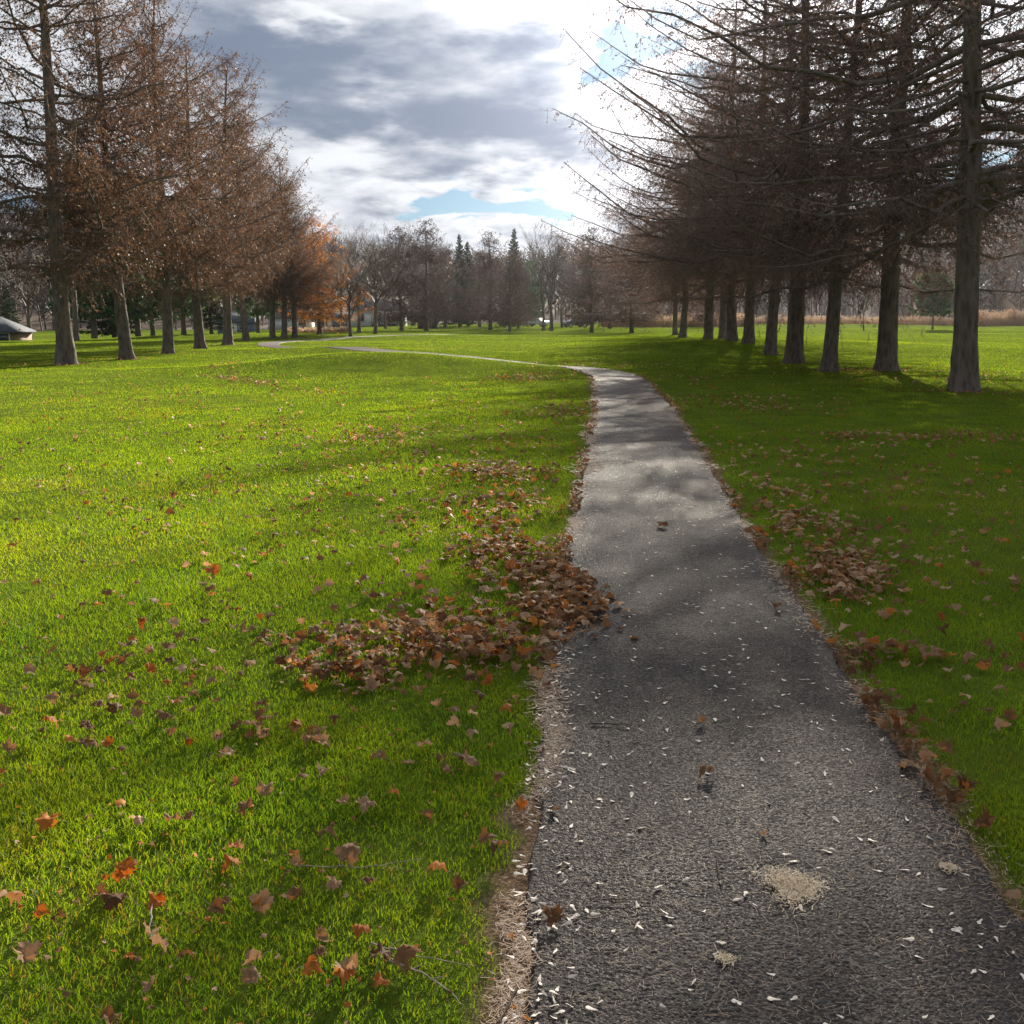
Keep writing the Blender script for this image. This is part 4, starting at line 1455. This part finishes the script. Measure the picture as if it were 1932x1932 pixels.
LEAFVAR = {}
for colr in M_LEAF:
    L_ = []
    for i in range(9):
        rg_ = np.random.default_rng(100 + i + hash(colr) % 7 * 0 + len(colr) * 31)
        V, tri, quad, st = leaf_geo(rg_)
        m = MB()
        m.add(V, quads=quad, tris=tri, tint=0.5 * np.hypot(V[:, 0], V[:, 1]))
        s_ = MB()
        s_.tubes(st[None], np.array([[0.018, 0.014, 0.012, 0.011, 0.011, 0.016]]), 5)
        L_.append((m.mesh('maple_leaf', M_LEAF[colr], smooth=True), s_.mesh('stem', M_GTWIG)))
    LEAFVAR[colr] = L_


def put_leaf(x, y, z, size, colr, var, rz, tilt, label, group):
    me, ms = LEAFVAR[colr][var % 9]
    o = obj('maple_leaf', me)
    o.location = (x, y, z)
    o.rotation_euler = (tilt[0], tilt[1], rz)
    o.scale = (size, size, size)
    tag(o, label, 'leaf', group)
    obj('stem', ms, o)
    return o


G_LEAF = 'fallen maple leaves on the lawn and path'
# picture x, y, size (m), colour, spin, tilt, label   (leaves that stand out)
HERO = [
    (1034, 1755, 0.085, 'brown', 0.6, (0.45, 0.15), 'reddish brown maple leaf propped up at the near left edge of the asphalt'),
    (1332, 1478, 0.075, 'brown', 2.2, (0.1, 0.1), 'brown maple leaf with a stalk lying in the middle of the asphalt'),
    (1322, 1378, 0.065, 'tan', 0.9, (0.2, 0.0), 'pale brown curled leaf on the asphalt just beyond the one with a stalk'),
    (1250, 1001, 0.11, 'brown', 1.9, (0.2, 0.1), 'lone dark brown leaf far along the middle of the asphalt'),
    (1864, 1575, 0.10, 'brown', 4.0, (0.7, 0.3), 'dark crumpled brown leaf standing at the near right edge of the asphalt'),
    (1925, 1222, 0.10, 'orange', 1.0, (0.9, 0.2), 'upright orange leaf on the right lawn close to the edge of the view'),
    (1048, 1552, 0.045, 'brown', 3.0, (0.5, 0.3), 'small folded dark leaf standing on the asphalt near its left edge'),
    (981, 1538, 0.06, 'orange', 0.4, (0.9, 0.1), 'bright orange leaf standing where grass and asphalt meet on the left'),
    (945, 1637, 0.095, 'brown', 2.6, (0.2, 0.3), 'large mottled brown leaf with pale flecks in the bare gap left of the asphalt'),
    (920, 1605, 0.07, 'brown', 5.0, (0.4, 0.3), 'dark leaf behind the large mottled one left of the asphalt'),
    (655, 1640, 0.10, 'tan', 0.2, (0.6, 0.1), 'large tan leaf glowing orange at its foot on the near left grass'),
    (562, 1652, 0.06, 'tan', 4.7, (0.2, 0.2), 'narrow tan leaf left of the large glowing one on the grass'),
    (497, 1722, 0.095, 'tan', 0.0, (0.8, 0.2), 'tan leaf standing like a tent on the near left grass'),
    (560, 1714, 0.085, 'brown', 3.4, (0.3, 0.4), 'dark brown cupped leaf right of the tent-shaped tan one'),
    (626, 1700, 0.065, 'tan', 1.2, (0.3, 0.2), 'small pale pinkish tan leaf right of the dark cupped one'),
    (823, 1680, 0.09, 'orange', 2.0, (0.3, 0.5), 'orange and brown leaf cluster leaf by thin twigs near the path on the left'),
    (870, 1698, 0.07, 'brown', 5.5, (0.2, 0.2), 'brown shaded leaf right of the orange one by thin twigs'),
    (287, 1735, 0.065, 'orange', 1.4, (0.5, 0.3), 'orange-brown leaf at the top of a thin grey twig on the grass'),
    (44, 1825, 0.085, 'tan', 0.8, (0.6, 0.2), 'tan leaf with raised points near the lower left corner'),
    (10, 1735, 0.09, 'brown', 2.9, (1.0, 0.2), 'brown leaf standing on edge at the left border of the view'),
    (665, 1870, 0.09, 'tan', 3.9, (0.3, 0.2), 'pale tan leaf lying low at the bottom of the grass'),
    (775, 1840, 0.10, 'brown', 4.4, (0.4, 0.1), 'brown leaf among tangled twigs at the bottom left of the asphalt'),
    (503, 1512, 0.075, 'tan', 5.8, (0.5, 0.2), 'pale pointed leaf standing on the grass above the tent-shaped one'),
    (838, 1470, 0.075, 'brown', 0.9, (0.5, 0.4), 'dark rolled leaf on the shaded grass left of the path'),
    (770, 1460, 0.06, 'tan', 2.4, (0.2, 0.2), 'pale leaf left of the dark rolled one on the grass'),
    (800, 1560, 0.065, 'brown', 1.5, (0.8, 0.1), 'dark upright leaf with an orange foot on the near grass'),
    (590, 1428, 0.085, 'brown', 2.7, (0.2, 0.2), 'dark brown flat leaf at the edge of the shade on the left lawn'),
    (650, 1538, 0.06, 'tan', 4.1, (0.2, 0.1), 'small grey-tan leaf in the middle of the near left grass'),
    (355, 1416, 0.045, 'orange', 0.3, (0.9, 0.3), 'small vivid orange leaf standing on the lit left grass'),
    (324, 1404, 0.075, 'brown', 3.3, (0.6, 0.2), 'reddish brown leaf left of the small vivid orange one'),
    (207, 1420, 0.065, 'orange', 5.2, (0.3, 0.3), 'orange-brown leaf pair leaf on the lit grass at the left'),
    (475, 1388, 0.085, 'tan', 2.0, (0.4, 0.2), 'pale curled leaf of a close pair on the left lawn'),
    (448, 1385, 0.07, 'brown', 4.9, (0.4, 0.1), 'brown leaf on the left of a close pair on the left lawn'),
    (160, 1398, 0.08, 'brown', 1.1, (0.2, 0.4), 'dark leaf with a long pale stalk at the left of the lawn'),
    (18, 1432, 0.08, 'tan', 0.6, (0.4, 0.1), 'pale leaf at the left border beside the lit grass'),
    (410, 1295, 0.11, 'brown', 2.1, (0.3, 0.3), 'dark leaf heap leaf alone on the left lawn'),
    (402, 1087, 0.12, 'orange', 0.1, (0.7, 0.1), 'rust orange leaf standing alone on the middle of the left lawn'),
    (1128, 1153, 0.09, 'orange', 1.3, (0.6, 0.3), 'yellow-orange leaf at the tip of the drift reaching onto the asphalt'),
    (1465, 1160, 0.085, 'brown', 2.5, (0.2, 0.1), 'brown leaf lying on the asphalt close to its right edge'),
    (1575, 1225, 0.09, 'orange', 4.0, (0.6, 0.2), 'reddish orange leaf in the row along the right edge of the asphalt'),
    (1772, 1175, 0.085, 'orange', 0.5, (0.7, 0.1), 'orange leaf standing on the shaded right lawn'),
    (1905, 1365, 0.075, 'brown', 5.3, (0.9, 0.2), 'reddish brown upright leaf on the near right lawn'),
    (960, 1360, 0.075, 'orange', 3.7, (0.3, 0.3), 'orange and tan leaf on the grass right beside the left path edge'),
    (1440, 1590, 0.04, 'tan', 3.7, (0.1, 0.0), 'little pale leaf scrap on the asphalt below the leaf with a stalk'),
]
for i, (px, py, sz, c, rz, tl, lab) in enumerate(HERO):
    x, y = hit(px, py)
    pd, _, _ = path_dist(np.array([x]), np.array([y]))
    z = float(gz(x, y)) + (0.022 if pd[0] < HW else 0.028)
    put_leaf(x, y, z, sz * 0.80, c, i, rz, tl, lab, G_LEAF)

# drifts: picture x, y, half width, half height, count, (colour weights brown, tan, orange)
W0 = (0.55, 0.33, 0.12)
DRIFT = [
    (870, 1190, 150, 60, 420, W0), (780, 1215, 170, 26, 260, W0), (1065, 1130, 55, 55, 420, (0.75, 0.15, 0.1)), (1050, 1165, 75, 22, 200, (0.7, 0.2, 0.1)),
    (660, 1280, 110, 24, 200, W0), (900, 1240, 110, 26, 200, W0), (960, 1050, 90, 25, 170, W0), (1000, 1090, 60, 22, 120, W0), (930, 1010, 60, 30, 110, W0),
    (950, 950, 60, 30, 110, (0.4, 0.3, 0.3)), (910, 893, 62, 11, 150, W0), (1010, 900, 50, 12, 60, W0), (1060, 778, 44, 13, 220, (0.7, 0.25, 0.05)), (700, 825, 75, 14, 130, W0),
    (760, 870, 120, 25, 70, W0), (650, 830, 220, 30, 110, W0), (480, 700, 70, 6, 130, (0.7, 0.2, 0.1)), (430, 699, 40, 6, 120, (0.7, 0.2, 0.1)), (1010, 705, 90, 10, 300, W0),
    (1000, 716, 60, 5, 100, W0), (1330, 715, 120, 12, 280, (0.6, 0.35, 0.05)), (1370, 760, 100, 16, 260, (0.6, 0.35, 0.05)), (1480, 770, 150, 20, 160, (0.6, 0.35, 0.05)),
    (1590, 1075, 75, 30, 230, (0.55, 0.4, 0.05)), (1600, 1105, 60, 30, 150, (0.55, 0.4, 0.05)), (1500, 980, 80, 35, 130, (0.6, 0.35, 0.05)), (1550, 1020, 110, 30, 90, (0.5, 0.45, 0.05)),
    (1640, 1240, 55, 16, 26, W0), (1730, 1245, 50, 10, 16, W0), (1800, 828, 130, 9, 170, (0.65, 0.3, 0.05)), (1620, 824, 60, 5, 60, W0),
    (1700, 720, 180, 18, 200, (0.5, 0.45, 0.05)), (1900, 715, 120, 14, 150, (0.5, 0.45, 0.05)), (1500, 860, 220, 40, 300, (0.5, 0.45, 0.05)), (1700, 900, 230, 60, 185, (0.5, 0.45, 0.05)),
    (1480, 940, 60, 25, 50, W0), (1770, 1000, 200, 80, 110, (0.5, 0.45, 0.05)), (1720, 1120, 200, 60, 80, W0), (1800, 1300, 150, 120, 44, W0),
    (1150, 690, 140, 7, 180, (0.5, 0.45, 0.05)), (700, 780, 400, 60, 230, (0.75, 0.2, 0.05)), (350, 830, 380, 80, 185, (0.75, 0.2, 0.05)), (300, 740, 350, 30, 170, (0.8, 0.15, 0.05)),
    (500, 950, 480, 80, 170, W0), (900, 800, 200, 50, 140, W0), (1000, 850, 120, 50, 110, W0), (850, 960, 150, 40, 60, W0), (400, 1120, 450, 90, 80, W0), (700, 1060, 260, 60, 50, W0),
    (300, 1260, 330, 70, 54, W0), (250, 1340, 300, 60, 28, W0), (560, 1400, 460, 90, 32, W0), (450, 1600, 480, 140, 34, (0.4, 0.3, 0.3)), (400, 1800, 450, 120, 24, (0.4, 0.3, 0.3)),
    (920, 1330, 120, 60, 20, W0), (1760, 1420, 120, 80, 10, W0), (800, 655, 500, 10, 140, (0.85, 0.1, 0.05)), (1600, 660, 330, 25, 120, (0.8, 0.15, 0.05)),
]
rl = np.random.default_rng(81)
LX, LY, LC = [], [], []
for (cx, cy, hw, hh, n, wts) in DRIFT:
    n = int(n * (0.52 if n > 190 else (0.9 if cy < 1300 else 0.85)))
    rr_ = rl.standard_normal((n, 2)) * (0.76 if len(LX) < 2200 else 0.64)
    for q in rr_:
        px, py = cx + q[0] * hw, cy + q[1] * hh
        if py < 622:
            continue
        d = px_dir(px, py)
        t = EYE / -d[2]
        for _ in range(3):
            t = (EYE - float(gz(d[0] * t, d[1] * t))) / -d[2]
        if t < 1 or t > 140:
            continue
        LX.append(d[0] * t)
        LY.append(d[1] * t)
        LC.append(rl.choice(3, p=wts))
# rows of leaves caught along the edges of the asphalt
for sg, s0, s1, n in ((1, 2.6, 30, 380), (-1, 5.5, 30, 300), (-1, 5.5, 9.5, 60)):
    for k in range(n):
        s = s0 * (s1 / s0) ** rl.random()
        if vnoise(np.array([s * 1.7 + sg * 20]), np.array([0.0]), 82)[0] < -0.35:
            continue
        off = (HW + 0.03 + 0.045 * rl.standard_normal()) * sg
        cx = np.interp(s, CARC, CLINE[:, 0])
        cy = np.interp(s, CARC, CLINE[:, 1])
        tx = np.interp(s + 0.1, CARC, CLINE[:, 0]) - cx
        ty = np.interp(s + 0.1, CARC, CLINE[:, 1]) - cy
        L = math.hypot(tx, ty)
        LX.append(cx + ty / L * off)
        LY.append(cy - tx / L * off)
        LC.append(rl.choice(3, p=(0.72, 0.2, 0.08)))
# scattered
for (px, py, n) in ((1820, 738, 110), (1672, 699, 90), (1565, 700, 80), (1498, 685, 70), (122, 688, 90), (238, 678, 60), (317, 667, 60), (430, 651, 50)):
    x0_, y0_ = hit(px, py)
    for k in range(n):
        a_ = rl.random() * 6.28
        r_ = 0.35 + abs(rl.standard_normal()) * 0.8
        LX.append(x0_ + math.cos(a_) * r_ * 1.3)
        LY.append(y0_ + math.sin(a_) * r_ - 0.3)
        LC.append(rl.choice(3, p=(0.75, 0.2, 0.05)))
NBIG = len(LX)
for k in range(420):
    yy = 2.1 * (9 / 2.1) ** rl.random()
    LX.append(-yy * 0.55 * rl.random() + 0.05)
    LY.append(yy)
    LC.append(rl.choice(3, p=(0.45, 0.2, 0.35)))
LX, LY, LC = np.array(LX), np.array(LY), np.array(LC)
CRUMB = np.arange(len(LX)) >= NBIG
pd, arc, sg = path_dist(LX, LY)
drift_tip = (np.abs(LY - 5.75) < 0.7) & (LX < 0.66)
ok = (pd > HW - 0.03) | drift_tip
LX, LY, LC, pd, sg, CRUMB = LX[ok], LY[ok], LC[ok], pd[ok], sg[ok], CRUMB[ok]
LS = np.where(CRUMB, 0.008 + 0.012 * rl.random(len(LX)), 0.030 + 0.042 * rl.random(len(LX)))
# leaves pile up where they lie thick
cellk = {}
LZ = gz(LX, LY) + np.where(pd < HW, 0.022, 0.02 + 0.015 * rl.random(len(LX)))
order = np.argsort(LY)
for i in order:
    k = (int(LX[i] / 0.09), int(LY[i] / 0.12))
    c = cellk.get(k, 0)
    LZ[i] += min(c, 4) * 0.008
    cellk[k] = c + 1
inview = (np.abs(LX) < LY * 0.52) & (LY > 2.0)
rank = np.argsort(np.where(inview & ~CRUMB, LY, 1e9) / LS)
NIND = 255
names = ['brown', 'tan', 'orange']


def region(x, y, pdv, s):
    if pdv < HW + 0.11:
        return 'caught along the right edge of the asphalt' if s > 0 else 'caught along the left edge of the asphalt'
    if s > 0:
        return 'scattered on the shaded lawn right of the path'
    if 4.2 < y < 7.2 and x > -2.6:
        return 'in the broad drift left of the path'
    return 'scattered on the open lawn left of the path'


LOOK = {'brown': 'one of many brown leaves', 'tan': 'one of many pale tan leaves', 'orange': 'one of many orange leaves'}
for i in rank[:NIND]:
    c = names[LC[i]]
    put_leaf(float(LX[i]), float(LY[i]), float(LZ[i]), float(LS[i]) * 1.05, c, int(rl.integers(0, 9)), rl.random() * 6.28, (0.45 * rl.standard_normal(), 0.4 * rl.standard_normal()),
             '%s %s' % (LOOK[c], region(LX[i], LY[i], pd[i], sg[i])), G_LEAF)
rest = rank[NIND:]
rest = rest[LY[rest] < 140]
lom = MB()
mats = [M_LEAF[k] for k in names]
geos = []
for k in range(10):
    rg_ = np.random.default_rng(300 + k)
    V, tri, quad, st = leaf_geo(rg_, hi=False)
    geos.append((V, np.array(tri)))
VV, TT, MI, TN = [], [], [], []
n0 = 0
for i in rest:
    V, tri = geos[rl.integers(0, 10)]
    a = rl.random() * 6.28
    tx, ty = 0.5 * rl.standard_normal(2)
    v = V * LS[i] * 1.15
    if LY[i] > 18:
        v = v * np.array([1, 1, 1.3])
    cx_, sx_ = math.cos(tx), math.sin(tx)
    v = np.stack([v[:, 0], v[:, 1] * cx_ - v[:, 2] * sx_, v[:, 1] * sx_ + v[:, 2] * cx_], -1)
    ca, sa = math.cos(a), math.sin(a)
    v = np.stack([v[:, 0] * ca - v[:, 1] * sa, v[:, 0] * sa + v[:, 1] * ca, v[:, 2]], -1)
    v += [LX[i], LY[i], LZ[i]]
    VV.append(v)
    TT.append(tri + n0)
    MI.append(np.full(len(tri), LC[i]))
    TN.append(np.full(len(v), rl.random() * 1.2))
    n0 += len(v)
me = npmesh('leaf_litter', np.concatenate(VV), [np.concatenate(TT)], mats, np.concatenate(TN))
me.polygons.foreach_set('material_index', np.concatenate(MI).astype(np.int32))
tag(obj('leaf_litter', me), 'countless fallen brown leaves in drifts and strays farther off on the lawn', 'leaf litter', kind='stuff')

# ------------------------------------------------------------------ winged seeds on the asphalt
def seed_mesh(seed):
    rg_ = np.random.default_rng(seed)
    s = np.linspace(0, 1, 8)
    w = np.array([0.03, 0.07, 0.09, 0.12, 0.16, 0.19, 0.17, 0.05]) * (0.8 + 0.6 * rg_.random()) * (1 + 0.15 * rg_.standard_normal(8))
    bend_ = 0.18 * rg_.standard_normal()
    c = np.stack([s - 0.5, bend_ * (s - 0.5) ** 2, 0.03 + 0.05 * np.sin(s * 3 + rg_.random() * 3) ** 2], -1)
    up = np.array([0, 1, 0.10 * rg_.standard_normal()])
    V = np.concatenate([c + up * w[:, None], c - up * w[:, None], c + [0, 0, 0.035]])
    q = [(i, i + 1, 16 + i + 1, 16 + i) for i in range(7)] + [(16 + i, 16 + i + 1, 8 + i + 1, 8 + i) for i in range(7)]
    m = MB()
    m.add(V, quads=q)
    return m.mesh('winged_seed', M_SEED, smooth=True)


SEEDS = [seed_mesh(400 + k) for k in range(6)]
G_SEED = 'pale winged seeds strewn over the asphalt'
rs = np.random.default_rng(91)
n = 1050
s = 1.7 * (20 / 1.7) ** rs.random(n)
off = np.where(rs.random(n) < 0.58, (rs.random(n) * 2 - 1) * 0.98 * HW, -HW - 0.05 + np.abs(rs.standard_normal(n)) * 0.10)
sx = np.interp(s, CARC, CLINE[:, 0]) + off
sy = np.interp(s, CARC, CLINE[:, 1])
o_ = np.argsort(sy)
cnt = 0
sm = MB()
PLAIN = [np.array([v.co[:] for v in m_.vertices]) for m_ in SEEDS]
PQ = np.array([p.vertices[:] for p in SEEDS[0].polygons])
for i in o_:
    if sy[i] < 1.9:
        continue
    sc = 0.019 + 0.016 * rs.random() ** 1.5
    z = float(gz(sx[i], sy[i])) + 0.0215
    k = rs.integers(0, 6)
    rz = rs.random() * 6.28
    if cnt < 296 and abs(sx[i]) < sy[i] * 0.56:
        o = obj('winged_seed', SEEDS[k])
        o.location = (sx[i], sy[i], z)
        o.rotation_euler = (0.3 * rs.standard_normal(), 0.15 * rs.standard_normal(), rz)
        o.scale = (sc, sc, sc)
        tag(o, 'pale winged seed, one of many along the left margin of the asphalt' if off[i] < -HW + 0.2 else 'pale winged seed, one of many strewn over the open asphalt', 'seed', G_SEED)
        cnt += 1
    else:
        v = PLAIN[k] * sc
        ca, sa = math.cos(rz), math.sin(rz)
        v = np.stack([v[:, 0] * ca - v[:, 1] * sa + sx[i], v[:, 0] * sa + v[:, 1] * ca + sy[i], v[:, 2] + z], -1)
        sm.add(v, quads=PQ)
tag(obj('seed_litter', sm.mesh('seed_litter', M_SEED)), 'small pale winged seeds strewn farther along the asphalt', 'seeds', kind='stuff')


# ------------------------------------------------------------------ straw and twigs
def straw(px, py, rx, ry, n, label):
    x, y = hit(px, py)
    rg_ = np.random.default_rng(int(px))
    root = (x, y, float(gz(x, y)) + 0.02)
    a = rg_.random(n) * 6.28
    r = np.sqrt(rg_.random(n)) * (0.4 + 0.95 * rg_.random(n)) * (1 + 0.22 * np.sin(a * 3 + 1) + 0.12 * np.sin(a * 5))
    r *= np.where(rg_.random(n) < 0.12, 1.4, 1)
    cx, cy = np.cos(a) * r * rx, np.sin(a) * r * ry
    yaw = rg_.random(n) * 6.28
    l = 0.010 + 0.012 * rg_.random(n)
    w = 0.0011
    z = 0.003 + 0.007 * rg_.random(n)
    ax, ay, qx, qy = np.cos(yaw) * l / 2, np.sin(yaw) * l / 2, -np.sin(yaw) * w, np.cos(yaw) * w
    tz = 0.25 * l * rg_.standard_normal(n)
    v = np.stack([np.stack([cx - ax - qx, cy - ay - qy, z - tz], -1), np.stack([cx + ax - qx, cy + ay - qy, z + tz], -1),
                  np.stack([cx + ax + qx, cy + ay + qy, z + tz], -1), np.stack([cx - ax + qx, cy - ay + qy, z - tz], -1)], 1).reshape(-1, 3)
    m = MB()
    m.add(v, quads=np.arange(n)[:, None] * 4 + [0, 1, 2, 3], tint=np.repeat(rg_.random(n), 4))
    o = obj('straw_clump', m.mesh('straw_clump', M_STRAW))
    o.location = root
    tag(o, label, 'straw', 'straw clumps on the asphalt')


straw(1495, 1692, 0.078, 0.088, 1500, 'big pale straw clump lying on the near asphalt')
straw(1788, 1656, 0.022, 0.022, 180, 'small straw clump near the right edge of the asphalt')
straw(1365, 1832, 0.026, 0.024, 110, 'faint sparse straw clump at the bottom of the asphalt')
straw(1742, 1466, 0.03, 0.03, 90, 'faint straw clump beyond the small one near the right edge')


def twig(pts, r, m_, label, lift=0.024):
    P = []
    for px, py in pts:
        x, y = hit(px, py)
        P.append((x, y, float(gz(x, y)) + lift))
    P = np.array(P)
    n = 14
    t = np.linspace(0, len(P) - 1, n)
    Q = np.stack([np.interp(t, range(len(P)), P[:, i]) for i in range(3)], -1)
    rg_ = np.random.default_rng(int(pts[0][0] + pts[0][1]))
    L = np.linalg.norm(P[-1] - P[0])
    Q[1:-1, :2] += rg_.standard_normal((n - 2, 2)) * 0.008 * L
    Q[:, 2] += np.abs(rg_.standard_normal(n)) * 0.002
    o0 = Q[0].copy()
    m = MB()
    m.tubes((Q - o0)[None], (r * (1 - 0.55 * np.linspace(0, 1, n)) * (1 + 0.15 * rg_.standard_normal(n)))[None], 6)
    for k in rg_.integers(3, n - 2, 2):
        d = unit((Q[k + 1] - Q[k])[None])[0]
        s_ = np.array([-d[1], d[0], 0.3]) * rg_.choice([-1, 1])
        e = Q[k] - o0
        ll = L * 0.10
        m.tubes(np.array([[e, e + (d + s_) * ll * 0.5, e + (d * 1.1 + s_ * 0.9) * ll]]), np.array([[r * 0.6, r * 0.45, r * 0.2]]), 5)
    o = obj('twig', m.mesh('twig', m_, smooth=True))
    o.location = o0
    tag(o, label, 'twig', 'fallen twigs')


twig([(1115, 1379), (1152, 1380), (1192, 1382)], 0.0035, M_TWIG, 'straight dark twig lying across the asphalt left of the pale curled leaf')
twig([(1110, 1712), (1170, 1716), (1240, 1712)], 0.0018, M_TWIG, 'thin dark twig lying across the asphalt right of the reddish leaf')
twig([(1362, 1690), (1352, 1650), (1350, 1620)], 0.0018, M_TWIG, 'thin dark twig left of the big straw clump')
twig([(1640, 1640), (1656, 1655), (1680, 1670)], 0.002, M_TWIG, 'short dark twig right of the big straw clump')
twig([(735, 1840), (800, 1868), (850, 1905), (870, 1930)], 0.003, M_GTWIG, 'grey forked twig in the litter at the bottom left of the asphalt', 0.035)
twig([(700, 1805), (770, 1832), (900, 1850)], 0.0025, M_GTWIG, 'thin grey twig crossing the grass edge above the forked one', 0.035)
twig([(975, 1895), (955, 1925), (942, 1960)], 0.004, M_TWIG, 'dark thick twig at the very bottom left of the asphalt')
twig([(290, 1740), (284, 1775), (290, 1815)], 0.0028, M_GTWIG, 'thin grey twig standing in the near left grass below the orange-brown leaf', 0.04)
twig([(560, 1660), (700, 1662), (800, 1650)], 0.0018, M_GTWIG, 'long thin stalk running through the grass past the large glowing leaf', 0.04)
twig([(1040, 1515), (1048, 1530), (1040, 1555)], 0.002, M_TWIG, 'tiny dark twig beside the small folded leaf on the asphalt')


# ------------------------------------------------------------------ thin haze, also added as a veil of sun glare
def build_haze():
    m = MB()
    m.box(-560, 560, -60, 700, -4.5, 62)
    hm, nb, out = mat('glare haze')
    v = nb.n('ShaderNodeVolumePrincipled')
    v.inputs['Color'].default_value = (0.86, 0.88, 1.0, 1)
    v.inputs['Density'].default_value = 0.00008
    v.inputs['Anisotropy'].default_value = 0.88  # strong forward scatter imitates the lens-flare veil near the sun
    hm.node_tree.links.new(v.outputs[0], out.inputs['Volume'])
    o = obj('haze', m.mesh('haze', hm))
    tag(o, 'thin pale haze in the autumn air', 'haze', kind='stuff')


build_haze()
